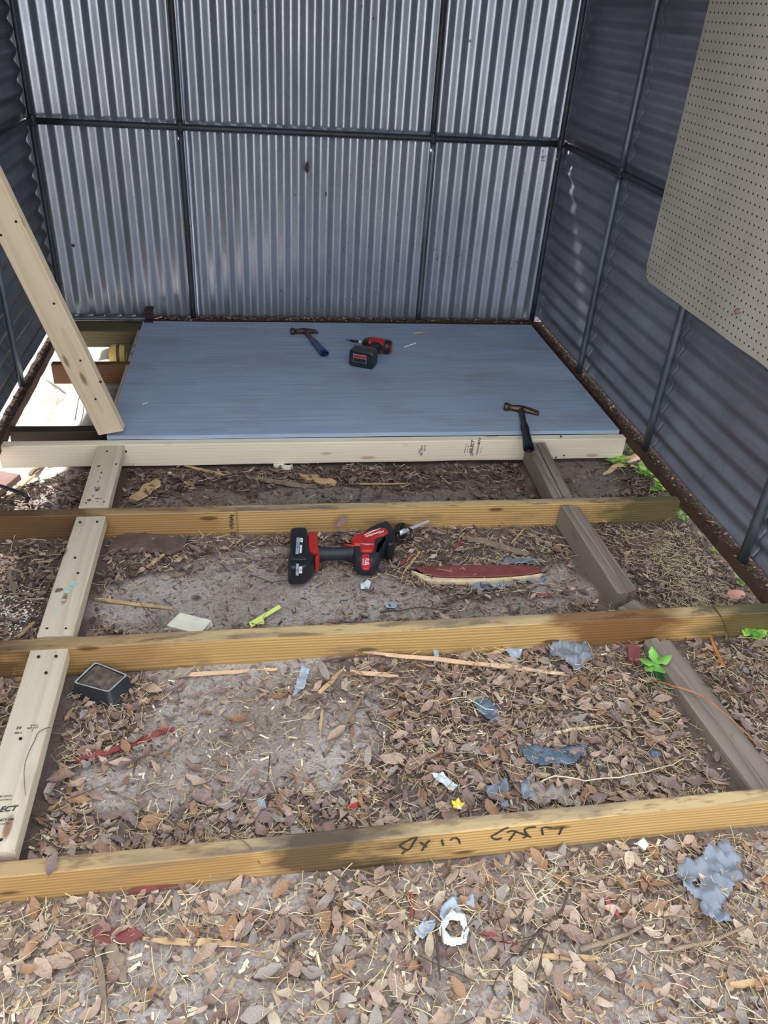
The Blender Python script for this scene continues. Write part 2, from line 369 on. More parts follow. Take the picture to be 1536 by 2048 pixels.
def text(body, origin, xdir, normal, height, mat, parent, shear=0.0, bold=0.0, name='lettering'):
    cu = bpy.data.curves.new('t', 'FONT'); cu.body = body; cu.size = 1; cu.shear = shear; cu.offset = bold; cu.align_x = 'CENTER'; cu.align_y = 'CENTER'
    to = bpy.data.objects.new('t', cu); COL.objects.link(to)
    dg = bpy.context.evaluated_depsgraph_get(); me = bpy.data.meshes.new_from_object(to.evaluated_get(dg)); bpy.data.objects.remove(to)
    x = Vector(xdir).normalized(); n = Vector(normal).normalized(); n = (n-x*n.dot(x)).normalized(); y = n.cross(x); s = height/.72
    o_ = Vector(origin)
    V = [o_+x*(v.co.x*s)+y*(v.co.y*s) for v in me.vertices]; Fc = [list(p.vertices) for p in me.polygons]; bpy.data.meshes.remove(me)
    inv = parent.matrix_world.inverted() if parent is not None else Matrix()
    return mesh_obj(name, [inv @ v for v in V], Fc, mat, parent)

# ------------------------------------------------------------------ ground
def sm(a, b, x):
    t = max(0, min(1, (x-a)/(b-a))); return t*t*(3-2*t)
BEAMS = [(-2.85, 0), (-2.245, 0), (-1.645, 0)]
def gz(x, y):
    z = .012*noise.noise(Vector((x*2.3, y*2.3, .3))) + .006*noise.noise(Vector((x*8, y*8, 1.3))) + .0035*noise.noise(Vector((x*22, y*22, 2.3)))
    z += -.045*sm(-.12, -.3, x)*sm(-1.5, -1.2, y)                          # hollow by the left wall
    z += .03*math.exp(-((x+.03)**2/.02+(y+.85)**2/.035))                   # mulch heap
    z += -.012
    for (yb, _) in BEAMS:
        z += .022*math.exp(-abs(y-yb+.0)/.05)*(.6+.6*noise.noise(Vector((x*3, yb, 0))))
    z += -.012*sm(-1.62, -1.5, y)
    return z
def axis(lo, hi, a, b, st):
    r = []; x = lo
    while x < a: r.append(x); x += max(st, (a-x)*.3)
    x = a
    while x < b: r.append(x); x += st
    d = st
    while x < hi: r.append(x); d *= 1.35; x += d
    r.append(hi); return r
gx = axis(-9, 11, -.9, 2.5, .018); gy = axis(-9, 9, -3.9, .5, .018)
V = [(x, y, gz(x, y)) for y in gy for x in gx]; nx = len(gx)
Fc = [(j*nx+i, j*nx+i+1, (j+1)*nx+i+1, (j+1)*nx+i) for j in range(len(gy)-1) for i in range(nx-1)]
g = mesh_obj('ground', V, Fc, 'ground', None, True); tag(g, 'sandy grey ground with scattered leaf litter inside and around the shed', kind='structure')

# ------------------------------------------------------------------ corrugated walls
def wave(s):
    s = s % 1.0; t = 4*abs(s-.5)-1                                   # triangle wave
    return max(-1, min(1, t*1.12))*.8 + math.sin(t*PI/2)*.2
PITCH = .068
def sheet(name, O, U, W, H, w, h, mat, parent, ribs_along='h', amp=.0075, phase=0.0, seed=1, dent=.0025, pitch=PITCH, yoff=0.0):
    """corrugated sheet: origin O, ribs run along H (height h); waves across W (width w); normal = U x ..."""
    n = U; nwv = w/pitch; nu = int(nwv*12)+1; nv = 40
    V, Fc = [], []
    for j in range(nv+1):
        b = h*j/nv
        for i in range(nu+1):
            a = w*i/nu
            d = amp*wave(a/pitch+phase) + dent*noise.noise(Vector((a*2.2+seed, (b+yoff)*2.2, seed*3))) + .0012*noise.noise(Vector((a*11, (b+yoff)*9, seed)))
            V.append(Vector(O)+W*a+H*b+n*d)
    for j in range(nv):
        for i in range(nu):
            q = j*(nu+1)+i; Fc.append((q, q+1, q+nu+2, q+nu+1))
    o = mesh_obj(name, V, Fc, mat, parent, True)
    md = o.modifiers.new('thickness', 'SOLIDIFY'); md.thickness = .0008
    return o
X, Y, Z = Vector((1,0,0)), Vector((0,1,0)), Vector((0,0,1))
ZT = 2.08; ZM = .955
wb = empty('wall_back', (.8, .15, 0)); tag(wb, 'corrugated galvanised back wall', kind='structure')
def under(o, p): o.parent = p; o.matrix_parent_inverse = p.matrix_basis.inverted()
bpy.context.view_layer.update()
k = 0
for (x0, x1, ph) in ((-.430, .222, .1), (.238, 1.362, .35), (1.378, 2.044, .6)):
    for (z0, z1) in ((.075, ZM-.004), (ZM+.002, ZT)):
        k += 1
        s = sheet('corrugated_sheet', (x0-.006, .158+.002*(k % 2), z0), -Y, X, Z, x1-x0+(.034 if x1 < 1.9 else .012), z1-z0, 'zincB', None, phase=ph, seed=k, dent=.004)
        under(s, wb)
for (px, py, rx, rz, sd) in ((614, 336, .008, .022, 1), (146, 491, .008, .007, 2), (652, 388, .003, .012, 3), (940, 82, .003, .004, 4), (1078, 464, .004, .004, 5)):
    c_ = PY(px, py, .1485); V = [c_]
    for i in range(16):
        a = 2*PI*i/16; q = 1+.7*noise.noise(Vector((math.cos(a)*1.5+sd, math.sin(a)*1.5, sd))); V.append(c_+Vector((rx*q*math.cos(a), 0, rz*q*math.sin(a))))
    V += [v+Vector((0, .0006, 0)) for v in V]
    Fq = [(0, i+1, (i+1) % 16+1) for i in range(16)]+[(17+i+1, 17, 17+(i+1) % 16+1) for i in range(16)]+[(i+1, 18+i, 18+(i+1) % 16, (i+1) % 16+1) for i in range(16)]
    under(mesh_obj('rust_patch', V, Fq, 'rust', None), wb)
bpy.context.view_layer.update()
def sidewall(name, x, nrm, mat, label, segs, seed):
    w_ = empty(name, (x, -1.4, 0)); tag(w_, label, kind='structure'); bpy.context.view_layer.update(); k = seed
    for (y0, y1) in segs:
        for (z0, z1) in ((.10, ZM), (ZM-.02, ZT)):
            k += 1
            s = sheet('corrugated_sheet', (x, y0, z0), nrm, Z, Y, z1-z0, y1-y0+.004, mat, None, phase=.2*(z0 > .5), seed=seed+9*(z0 > .5), dent=.006, yoff=y0, amp=.0085, pitch=.0735)
            under(s, w_)
    return w_
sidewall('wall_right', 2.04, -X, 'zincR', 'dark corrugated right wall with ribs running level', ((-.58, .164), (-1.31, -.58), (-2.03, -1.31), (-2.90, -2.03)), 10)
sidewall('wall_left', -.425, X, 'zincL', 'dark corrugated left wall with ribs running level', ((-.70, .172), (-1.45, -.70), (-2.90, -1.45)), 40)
# unseen roof from the back wall, its reach tuned for the light inside
rf = sheet('ceiling', (-.5, .22, ZT+.008), -Z, X, -Y, 2.62, 2.05, 'roof', None, seed=77, amp=.009); tag(rf, 'corrugated metal roof above the shed', kind='structure')

def pipe(name, a, b, r, mat, label, cat='pipe', seed=0, group=None):
    a, b = Vector(a), Vector(b); n = 14; pts = []
    d = (b-a)
    for i in range(n+1):
        t = i/n; p = a+d*t; p = p + Vector((.0015*noise.noise(Vector((t*3, seed, 0))), .0015*noise.noise(Vector((t*3, 0, seed))), 0)); pts.append(p)
    mid = (a+b)/2
    o = tube(name, pts, r, mat, None, 12, loc=mid); return tag(o, label, cat, group)
pipe('steel_pipe', (.229, .128, ZM+.012), (.229, .128, ZT), .013, 'pipedark', 'left upright pipe on the back wall, upper length above the crossbar', seed=1)
pipe('steel_pipe', (.229, .128, .09), (.229, .128, ZM-.012), .013, 'pipedark', 'left upright pipe on the back wall, lower length down to the plywood', seed=2)
pipe('steel_pipe', (1.367, .128, ZM+.012), (1.367, .128, ZT), .013, 'pipedark', 'right upright pipe on the back wall, upper length above the crossbar', seed=3)
pipe('steel_pipe', (1.374, .128, .09), (1.374, .128, ZM-.012), .013, 'pipe', 'right upright pipe on the back wall, lower length down to the plywood', seed=4)
pipe('steel_pipe', (-.392, .128, .07), (-.392, .128, ZT), .012, 'pipedark', 'upright pipe standing in the left back corner', seed=5)
pipe('steel_pipe', (1.99, .122, .09), (1.985, .122, ZT), .013, 'pipedark', 'upright pipe standing in the right back corner', seed=6)
pipe('steel_pipe', (-.38, .124, ZM), (1.975, .124, ZM+.003), .0135, 'pipedark', 'long level crossbar pipe halfway up the back wall', seed=7)
pipe('steel_pipe', (2.002, -.578, ZM+.015), (2.002, -.585, ZT), .0145, 'pipe', 'upright pipe on the right wall left of the pegboard, upper length', seed=8)
pipe('steel_pipe', (2.000, -.578, .098), (2.000, -.576, ZM-.012), .0145, 'pipe', 'upright pipe on the right wall left of the pegboard, lower length', seed=9)
pipe('steel_pipe', (2.000, -1.312, .098), (2.003, -1.318, ZT), .0145, 'pipe', 'upright pipe running down from behind the pegboard', seed=10)
pipe('steel_pipe', (2.000, -2.034, .098), (2.003, -2.04, ZT), .0155, 'pipe', 'rust-spotted upright pipe at the right edge, nearest of the right wall', seed=11)
pipe('steel_pipe', (2.006, .10, ZM), (2.006, -2.88, ZM+.005), .013, 'pipedark', 'dark level pipe along the right wall passing behind the pegboard', seed=12)
pipe('steel_pipe', (-.395, .10, ZM), (-.395, -2.88, ZM), .0135, 'pipedark', 'dark level pipe along the left wall', seed=13)
pipe('steel_pipe', (-.392, -.72, .1), (-.392, -.72, ZT), .013, 'pipe', 'upright pipe on the left wall behind the leaning brace', seed=14)
pipe('steel_pipe', (-.36, .105, .088), (.02, .105, .088), .012, 'pipe', 'short level pipe at the foot of the back wall left of the plywood', seed=15)

for (x, y, nm) in ((.229, .124, 'where the left upright meets the back wall crossbar'), (1.370, .124, 'where the right upright meets the back wall crossbar'), (-.385, .118, 'at the left end of the back wall crossbar'), (1.985, .118, 'at the right end of the back wall crossbar'), (2.002, -.58, 'on the right wall where the pipes cross left of the pegboard')):
    tag(tube('pipe_clamp', [(x, y, ZM-.020), (x, y, ZM-.014), (x, y, ZM+.018), (x, y, ZM+.026)], [.0135, .0152, .0152, .0137], 'pipedark', None, 12, loc=(x, y, ZM)), 'dark pipe clamp '+nm, 'clamp')
# sills (rusted angle along the foot of the walls)
def sill(name, a, b, w, lipside, label):
    a, b = Vector(a), Vector(b); L = (b-a).length; d = (b-a).normalized(); s = lipside; n = 120
    prof = [(0, .013), (.004, .013), (.005, .003), (w*.5, .001), (w, .002), (w, -.010), (0, -.022)]
    V, Fc = [], []; m = len(prof)
    for i in range(n+1):
        for j, (u, z) in enumerate(prof):
            q = noise.noise(Vector((i*.35, j*1.7, L))); V.append(a+d*(L*i/n)+s*(u+.003*q)+Z*(z+.003*q))
    for i in range(n):
        for j in range(m):
            p = i*m+j; q = i*m+(j+1) % m; Fc.append((p, q, q+m, p+m))
    Fc.append(tuple(range(m))); Fc.append(tuple(range(n*m, n*m+m)))
    o = mesh_obj(name, V, Fc, 'rust', None, loc=(a+b)/2); return tag(o, label, kind='structure')
sill('trim_1', (1.974, .12, .088), (1.984, -2.88, .088), .078, X, 'rusted metal sill along the foot of the right wall')
sill('trim_2', (-.361, .12, .088), (-.352, -2.88, .088), .05, -X, 'rusted metal sill along the foot of the left wall')
sill('trim_3', (-.37, .115, .070), (1.99, .115, .082), .05, Y, 'rusted metal sill along the foot of the back wall')

# sill debris: moss, soil and leaf crumbs lying in the channels
def crumbs(name, region, n, smin, smax, mats, label, cat, zf, seed):
    rnd = random.Random(seed); V, Fc, mi = [], [], []
    for _ in range(n):
        x, y = region(rnd); z = zf(x, y); s = rnd.uniform(smin, smax); a = rnd.uniform(0, PI); t = rnd.uniform(-.6, .6)
        u = Vector((math.cos(a), math.sin(a), t*.5))*s; w = Vector((-math.sin(a), math.cos(a), rnd.uniform(-.6, .6)))*s*rnd.uniform(.3, .8); h = Vector((0,0,s*.35))
        c = Vector((x, y, z+s*.25)); k = len(V); V += [c-u-w, c+u-w*.6, c+u*.8+w, c-u*.7+w, c+h]
        Fc += [(k, k+1, k+4), (k+1, k+2, k+4), (k+2, k+3, k+4), (k+3, k, k+4), (k+3, k+2, k+1, k)]; mm = rnd.randrange(len(mats)); mi += [mm]*5
    o = mesh_obj(name, V, Fc, mats, None, False, mi); return tag(o, label, cat, kind='stuff')
crumbs('sill_debris', lambda r: (1.99+r.random()**.7*.052, r.uniform(-2.85, .1)), 1900, .0015, .007, ['l_dark', 'rust', 'soil', 'l_dark', 'rust', 'straw2', 'moss'], 'crumbs of moss, soil and leaves lying on the rusty right sill', 'debris', lambda x, y: .089+.012*max(0, (x-2.0)/.04)*(.5+.5*noise.noise(Vector((y*6, 0, 0)))), 3)
crumbs('sill_debris', lambda r: (r.uniform(-.35, 1.98), r.uniform(.10, .15)), 2300, .002, .007, ['l_dark', 'moss', 'rust', 'l_pale', 'soil', 'moss', 'l_dark'], 'line of moss and crumbs along the foot of the back wall', 'debris', lambda x, y: .088+.012*noise.noise(Vector((x*8, 0, 0))), 4)
crumbs('sill_debris', lambda r: (r.uniform(-.405, -.365), r.uniform(-1.4, .1)), 700, .0015, .006, ['l_dark', 'rust', 'rust', 'soil'], 'dark crumbs lying on the rusty left sill', 'debris', lambda x, y: .091, 5)

# ------------------------------------------------------------------ pegboard
pb_th = .006
pg = empty('pegboard', (1.962, -1.68, .676)); tag(pg, 'beige pegboard panel full of small holes hung on the right wall', 'pegboard')
yA, yB, zB, zTp, r = -1.055, -2.30, .676, 1.93, .035
out = [(yA, zTp), (yB, zTp), (yB, zB)]
nn = 40
for i in range(1, nn): t = i/nn; out.append((yB+(yA-.05-yB)*t, zB+.004*noise.noise(Vector((t*9, 0, 0)))))
out += [(yA-.05, zB), (yA-.02, zB+.012), (yA-.004, zB+.05), (yA-.002, zB+.2)]
V = [(1.962-pb_th/2, y, z) for y, z in out]+[(1.962+pb_th/2, y, z) for y, z in out]; n = len(out)
Fc = [tuple(range(n)), tuple(reversed(range(n, 2*n)))]+[(i, i+n, (i+1) % n+n, (i+1) % n) for i in range(n)]
o = mesh_obj('panel', V, Fc, 'peg', None); under(o, pg)
tube('hanging_hook', [(1.955, -1.685, .775), (1.946, -1.690, .768), (1.944, -1.705, .765), (1.953, -1.712, .772)], .0022, 'redwood2'); h = bpy.data.objects['hanging_hook']; bpy.context.view_layer.update(); under(h, pg); h['label'] = 'small red hook'

# ------------------------------------------------------------------ plywood platform
PT = .105
def plywood():
    nx_, ny_ = 60, 30; x0, x1, y0, y1 = -.003, 1.955, -1.168, .028
    V, Fc = [], []
    for L, z in ((0, PT), (1, PT-.016)):
        for j in range(ny_+1):
            for i in range(nx_+1):
                x = x0+(x1-x0)*i/nx_; y = y0+(y1-y0)*j/ny_; yy = y+(.002*noise.noise(Vector((x*5, 0, 0))) if j in (0, ny_) else 0)
                V.append((x, yy, z+.0015*noise.noise(Vector((x*2, y*2, 4)))))
    m = (nx_+1)*(ny_+1)
    for j in range(ny_):
        for i in range(nx_):
            q = j*(nx_+1)+i; Fc.append((q, q+1, q+nx_+2, q+nx_+1)); Fc.append((m+q, m+q+nx_+1, m+q+nx_+2, m+q+1))
    bd = [i for i in range(nx_+1)]+[j*(nx_+1)+nx_ for j in range(1, ny_+1)]+[ny_*(nx_+1)+i for i in range(nx_-1, -1, -1)]+[j*(nx_+1) for j in range(ny_-1, 0, -1)]
    for a, b in zip(bd, bd[1:]+bd[:1]): Fc.append((a, a+m, b+m, b))
    return mesh_obj('plywood_sheet', V, Fc, 'ply', None, loc=(.976, -.57, PT))
tag(plywood(), 'large blue-grey painted plywood sheet laid flat against the back wall', 'plywood')

JT = .0865
fj = board('front_joist', (-.37, -1.183, JT), (1.972, -1.186, JT), .038, .089, 'new', seed=1); tag(fj, 'new pale lumber joist stamped in black along the front of the plywood', 'joist')
tag(board('old_joist', (-.36, -1.058, .083), (1.95, -1.058, .083), .048, .085, 'rot', rough=.002, seed=2, endjit=.01), 'rotten black old joist close behind the pale front joist', 'joist')
tag(board('old_joist', (-.335, -.445, .084), (1.95, -.445, .084), .038, .089, 'old', rough=.0015, seed=3), 'reddish-brown old joist crossing the floor gap beside the plywood', 'joist')
tag(board('old_joist', (-.35, .022, .079), (1.95, .022, .079), .125, .078, 'mossy', rough=.0015, seed=4), 'mossy old joist near the foot of the back wall', 'joist')
bA = board('floor_joist', (-.40, -1.636, .085), (1.978, -1.650, .085), .038, .092, 'pt', seed=5); tag(bA, 'yellow-brown joist with a grey nailer butted to it behind the reciprocating saw', 'joist')
bB = board('floor_joist', (-.40, -2.243, .085), (2.02, -2.240, .085), .042, .092, 'ptB', seed=6); tag(bB, 'middle yellow-brown joist between the red splinter board and the scraps of plastic', 'joist')
bC = board('floor_joist', (-.40, -2.866, .085), (2.02, -2.841, .085), .034, .092, 'ptC', seed=7, nseg=40); tag(bC, 'nearest yellow-brown joist with handwriting on its front face', 'joist')
bpy.context.view_layer.update()
# nailers between the joists
n1 = board('nailer_board', (.014, -1.206, .086), (.017, -1.612, .089), .090, .038, 'new2', seed=8); tag(n1, 'short flat board butted to the pale front joist, with a torn dark stain', 'board')
n2 = board('nailer_board', (.018, -1.664, .084), (.017, -2.215, .089), .088, .038, 'new2', seed=9); tag(n2, 'flat board with a turquoise paint smudge between two joists', 'board')
n3 = board('nailer_board', (.012, -2.264, .084), (.016, -2.826, .089), .089, .038, 'new2', seed=10); tag(n3, 'flat stamped board at the lower left reaching the nearest joist', 'board')
n0 = board('nailer_board', (.024, -.47, .086), (.024, -1.03, .087), .095, .038, 'new2', seed=11); tag(n0, 'board peeping out under the left plywood edge, nearer length', 'board')
n00 = board('nailer_board', (.024, -.045, .086), (.024, -.42, .087), .095, .038, 'new2', seed=12); tag(n00, 'board peeping out under the left plywood edge, farther length', 'board')
bpy.context.view_layer.update()
# doubled old timbers on the right
def dbl(a0, a1, b0, b1, h, label, mat='grey', seed=0, z0=.085, z1=.085, w=.036):
    tag(board('old_timber', Vector((a0[0], a0[1], z0)), Vector((a1[0], a1[1], z1)), w, h, mat, rough=.0035, seed=seed, endjit=.012, bev=.005), label+', left one of the pair', 'timber')
    tag(board('old_timber', Vector((b0[0], b0[1], z0-.006)), Vector((b1[0], b1[1], z1-.008)), w, h, mat, rough=.0035, seed=seed+1, endjit=.012, bev=.005), label+', right one of the pair', 'timber')
dbl((1.574, -1.222), (1.552, -1.618), (1.612, -1.222), (1.590, -1.620), .085, 'dark old timber under the black hammer handle', seed=20)
dbl((1.555, -1.685), (1.590, -2.11), (1.594, -1.675), (1.632, -2.09), .085, 'grey weathered timber right of the red splinter board', seed=24, z1=.055)
dbl((1.610, -2.275), (1.650, -2.80), (1.655, -2.272), (1.700, -2.80), .05, 'half-buried grey timber right of the seedling', seed=28, z0=.016, z1=.018, w=.046)
tag(board('timber_stub', (1.60, -2.13, .035), (1.655, -2.21, .03), .075, .04, 'grey', rough=.006, seed=33, endjit=.02, bev=.008), 'broken stub of old timber behind the middle joist', 'timber')

# brace leaning to the left wall
br0, br1 = Vector((.012, -1.172, .118)), Vector((-.332, -1.362, 1.47))
d = (br1-br0).normalized(); nrm = Vector((-.12, -1, .0)).normalized()
side = d.cross(nrm).normalized()
brc = board('brace_board', br0-nrm*0.0, br1, .092, .038, 'brace', up=nrm, seed=14, nseg=40); tag(brc, 'pale diagonal board leaning from the plywood corner up to the left wall', 'board')
bpy.context.view_layer.update()
# clamp bracket at the back left plywood corner
cl = empty('rusty_bracket', (.025, .05, PT)); tag(cl, 'small dark rusty bracket at the far left corner of the plywood', 'bracket')
V1 = join(box_data((0, 0, .022), (.042, .012, .05), .002), box_data((0, -.02, .002), (.042, .05, .006), .001), box_data((0, .03, .045), (.042, .05, .006), .001))
o = mesh_obj('plate', V1[0], V1[1], 'maroon', cl)
for sx in (-.011, .011): tube('bolt', [(sx, -.006, .03), (sx, -.012, .03)], .004, 'darksteel', cl, 8)

# screws / nail heads in boards
def screw(parent, p, nrm=Z, r=.0036, mat='darksteel'):
    p = Vector(p); V, Fc = tube_data([p-nrm*.003, p+nrm*.0009], r, 10); inv = parent.matrix_world.inverted()
    return mesh_obj('screw_head', [inv @ v for v in V], Fc, mat, parent)
for (b, pts) in ((n1, [(214, 902), (232, 928), (172, 1006), (208, 1004)]), (n2, [(160, 1044), (194, 1043), (150, 1115), (156, 1146), (94, 1257), (132, 1257)]), (n3, [(77, 1313), (112, 1312), (92, 1345), (41, 1477), (2, 1680)])):
    for (px, py) in pts: screw(b, PZ(px, py, .0885))
def screw_on_brace(px, py, r=.0042):
    # where the sight line meets the brace's broad face
    dd = ray(px, py); t = (br0-CAM).dot(nrm2)/dd.dot(nrm2); screw(brc, CAM+dd*t, nrm2, r, 'rusthead')
nrm2 = (nrm - d*nrm.dot(d)).normalized()
for p in ((108, 607), (161, 721), (201, 764), (191, 798), (32, 443), (2, 470)): screw_on_brace(*p)
for (px, py) in ((252, 903), (1128, 911), (1122, 873), (1112, 915)): screw(fj, PY(px, py, -1.2055), -Y)

# stamps on the new lumber
yf = -1.2062
def stampF(txt, px, py, h, shear=.25, bold=.02): text(txt, PY(px, py, yf), (0.06, 0, 1), -Y, h, 'ink', fj, shear, bold, 'ink_stamp')
stampF('SELECT', 944, 894, .0125, .3, .025); stampF('O', 944, 909, .012)
stampF('PREMIUM GRADE', 931, 897, .004, .2, 0); stampF('KD-HT S-DRY', 936, 897, .004, .2, 0); stampF('WHITEWOOD', 956, 898, .006, .2, .02); stampF('S-P-F', 959, 882, .010, .2, .02); stampF('2X4 NO.2', 962, 900, .004, .2, 0)
stampF('S-P-F', 844, 896, .008, 0, .01); stampF('KD HT', 850, 896, .006, 0, .01); stampF('No.2', 839, 902, .007, 0, .01); stampF('382', 843, 908, .008, 0, .01)
def stampN(b, txt, px, py, h, shear=0.2, bold=.02, ang=0, z=.0895):
    text(txt, PZ(px, py, z+.0003), (math.cos(ang), math.sin(ang), 0), Z, h, 'ink', b, shear, bold, 'ink_stamp')
stampN(n3, 'SELECT', 2, 1619, .0125, .3, .03, ang=.0); stampN(n3, 'PREMIUM GRADE', 2, 1593, .004, .2, 0.01); stampN(n3, 'PREMIUM FRAMING', 4, 1600, .003, .2, 0.01)
stampN(n3, 'AGENCY 146', 4, 1640, .0055, .1, .03); stampN(n3, 'STUD HT KD', 4, 1648, .0035, .1, .02)
stampN(n3, 'S-P-F', 68, 1451, .0055, .1, .02, z=.0865); stampN(n3, 'KD-HT', 65, 1456, .0055, .1, .02, z=.0865); stampN(n3, '2', 64, 1461, .005, .1, .02, z=.0865); stampN(n3, '382.2', 36, 1466, .0055, .1, .02, z=.0865); stampN(n3, '24', 37, 1456, .008, .1, .03, z=.0865)
stampN(n1, '382.2', 197, 997, .007, 0, .02, z=.0892); stampN(n1, '2', 195, 1003, .006, 0, .02, z=.0892)
for i in range(7): # grade stamp bars on the far joist
    boxw = .010
    p = PY(462 if i % 2 else 464, 1031+i*4.2, -1.6665); V, Fc = box_data(p, (.011, .0006, .004)); inv = bA.matrix_world.inverted(); mesh_obj('ink_stamp', [inv @ v for v in V], Fc, 'ink', bA)
text('GROUND CONTACT', PY(474, 1044, -1.6668), (0,0,-1), -Y, .006, 'ink', bA, 0, 0, 'ink_stamp')

# handwriting on the nearest joist
def strokes():
    S = [[(225,182),(190,188),(150,205),(85,240),(82,255),(110,275),(150,282),(172,262),(190,225),(215,190)], [(150,282),(115,295),(98,318)],
         [(243,222),(300,262)], [(322,204),(285,245),(258,292)], [(420,200),(424,225),(432,248)], [(488,208),(505,190),(535,186),(555,200),(566,232)],
         [(960,100),(910,122),(865,150),(818,175),(835,192),(862,200),(905,188)], [(945,142),(985,130),(1020,132),(1000,160),(962,208)], [(990,128),(1050,148),(1110,168),(1140,182)],
         [(1180,98),(1125,102),(1092,112),(1090,132),(1105,155),(1120,162),(1075,190)], [(1306,106),(1265,100),(1228,106),(1230,130),(1238,162)], [(1396,98),(1382,128),(1366,162)]]
    inv = bC.matrix_world.inverted()
    def face_pt(cx, cy):
        px, py = 780+cx/4.042, 1630+cy/4.04
        p = PY(px, py, -2.87); k = (p.x+.40)/2.42; yfc = -2.866+.025*k-.0178
        return PY(px, py, yfc)
    for st in S:
        ps = [face_pt(*q) for q in st]; V, Fc = [], []; k = 0
        for i, p in enumerate(ps):
            a = ps[max(i-1, 0)]; b = ps[min(i+1, len(ps)-1)]; t = (b-a).normalized(); w = Vector((-t.z, 0, t.x))*.0023
            V += [inv @ (p+w), inv @ (p-w)]
        for i in range(len(ps)-1): q = k+2*i; Fc.append((q, q+1, q+3, q+2))
        mesh_obj('handwriting', V, Fc, 'marker', bC)
strokes()

# torn stain and paint marks on nailers
def blot(parent, px, py, z, rx, ry, mat, seed, name='stain', n=18, rot=0):
    c = PZ(px, py, z); inv = parent.matrix_world.inverted(); V = [inv @ c]; 
    for i in range(n):
        a = 2*PI*i/n; q = 1+.6*noise.noise(Vector((math.cos(a)*1.5+seed, math.sin(a)*1.5, seed)))
        x, y = rx*q*math.cos(a), ry*q*math.sin(a); V.append(inv @ (c+Vector((x*math.cos(rot)-y*math.sin(rot), x*math.sin(rot)+y*math.cos(rot), 0))))
    mesh_obj(name, V, [(0, i+1, (i+1) % n+1) for i in range(n)], mat, parent)
for i, (px, py, rx, ry) in enumerate(((198, 932, .007, .004), (203, 945, .003, .006), (200, 955, .002, .004), (196, 963, .002, .005), (190, 975, .002, .006), (194, 980, .0022, .008), (186, 992, .002, .006), (178, 1000, .007, .006))):
    blot(n1, px, py, .0893, rx, ry, 'chipdark', i)
for i, (px, py, rx, ry) in enumerate(((146, 1168, .012, .010), (134, 1182, .010, .009), (127, 1200, .006, .005), (140, 1178, .006, .004), (110, 1222, .004, .006))):
    blot(n2, px, py, .0889, rx, ry, 'spray', i+20, 'paint_smudge')
blot(n2, 118, 1180, .0891, .010, .008, 'bark', 44, 'knot_hole', rot=.5)

# ------------------------------------------------------------------ hammers
def hammer(name, head_px, face_px, claw_px, butt_px, z, griplab, grip, label, drop=0.0, gripstart=.45):
    """handle from head to butt; head from striking face to claw tip, all lying at height z"""
    hc, fc, cc, bt = PZ(*head_px, z+.012), PZ(*face_px, z+.014), PZ(*claw_px, z+.012), PZ(*butt_px, z+.014+drop)
    r = empty(name, hc-Vector((0,0,.012))); tag(r, label, 'hammer'); O = r.location.copy()
    hd = (bt-hc); L = hd.length; hd.normalize(); ax = (cc-fc).normalized()
    def loc(p): return p-O
    # head: poll + neck + cheek
    KH = 1.25
    pts = [fc, fc+ax*.004, fc+ax*.016, fc+ax*.020, fc+ax*.032, hc-ax*.010, hc+ax*.012]
    rr = [KH*q for q in (.0125, .0145, .0145, .011, .0095, .0125, .0115)]
    hv = tube_data([loc(p) for p in pts], rr, 14)
    # two claws, forked and flattening
    sd = Vector((-ax.y, ax.x, 0)).normalized()
    if sd.dot(hd) < 0: sd = -sd
    cl_ = []
    for s in (-1, 1):
        V, Fc = [], []; n = 8; c0 = hc+ax*.004; Lc = (cc-c0).length
        for i in range(n+1):
            t = i/n; c = c0+(cc-c0)*t + sd*(s*(.0045+.0055*t)) + Vector((0,0,-.006*t*t))
            w = .0072-.001*t; h = .011*(1-t)+.0028*t
            for (a, b) in ((-1,-1), (1,-1), (1,1), (-1,1)): V.append(loc(c+sd*(w*a)+Z*(h*b)))
        for i in range(n):
            for k in range(4): a = i*4+k; b = i*4+(k+1) % 4; Fc.append((a, b, b+4, a+4))
        Fc.append((3,2,1,0)); Fc.append((n*4, n*4+1, n*4+2, n*4+3)); cl_.append((V, Fc))
    D = join(hv, *cl_); ob = mesh_obj('hammer_head', D[0], D[1], 'rusthead', r, True); ob['label'] = 'rusty claw head'
    sides = hd.cross(Z).normalized(); up = sides.cross(hd)
    def oval(fr, mat, nm, n=14):
        V, Fc = [], []
        for (t, w, h) in fr:
            c = hc+hd*(L*t)
            for k in range(n): a = 2*PI*k/n; V.append(loc(c+sides*(w*1.3*math.cos(a))+up*(h*1.15*math.sin(a))))
        for i in range(len(fr)-1):
            for k in range(n): a = i*n+k; b = i*n+(k+1) % n; Fc.append((a, b, b+n, a+n))
        Fc.append(tuple(range(n))); Fc.append(tuple(reversed(range((len(fr)-1)*n, len(fr)*n))))
        return mesh_obj(nm, V, Fc, mat, r, True)
    g0 = gripstart
    oval([(0.0, .012, .009), (.06, .0105, .007), (.12, .009, .006), (g0-.02, .009, .006), (g0+.03, .010, .006)], 'darksteel' if grip == 'blackgrip' else 'rusthead', 'shank')
    go = oval([(g0, .010, .008), (g0+.01, .0115, .0095), (g0+.12, .0135, .0115), (g0+.22, .0125, .011), (.85, .0145, .0125), (.93, .0165, .0135), (.985, .0168, .0135), (1.0, .012, .010)], grip, 'grip')
    go['label'] = griplab
    return r, hc, hd, L, up
hammer('claw_hammer', (610, 662), (581, 663), (635, 661), (650, 708), PT, 'blue rubber grip', 'bluegrip', 'claw hammer with a blue grip lying on the plywood', gripstart=.40)
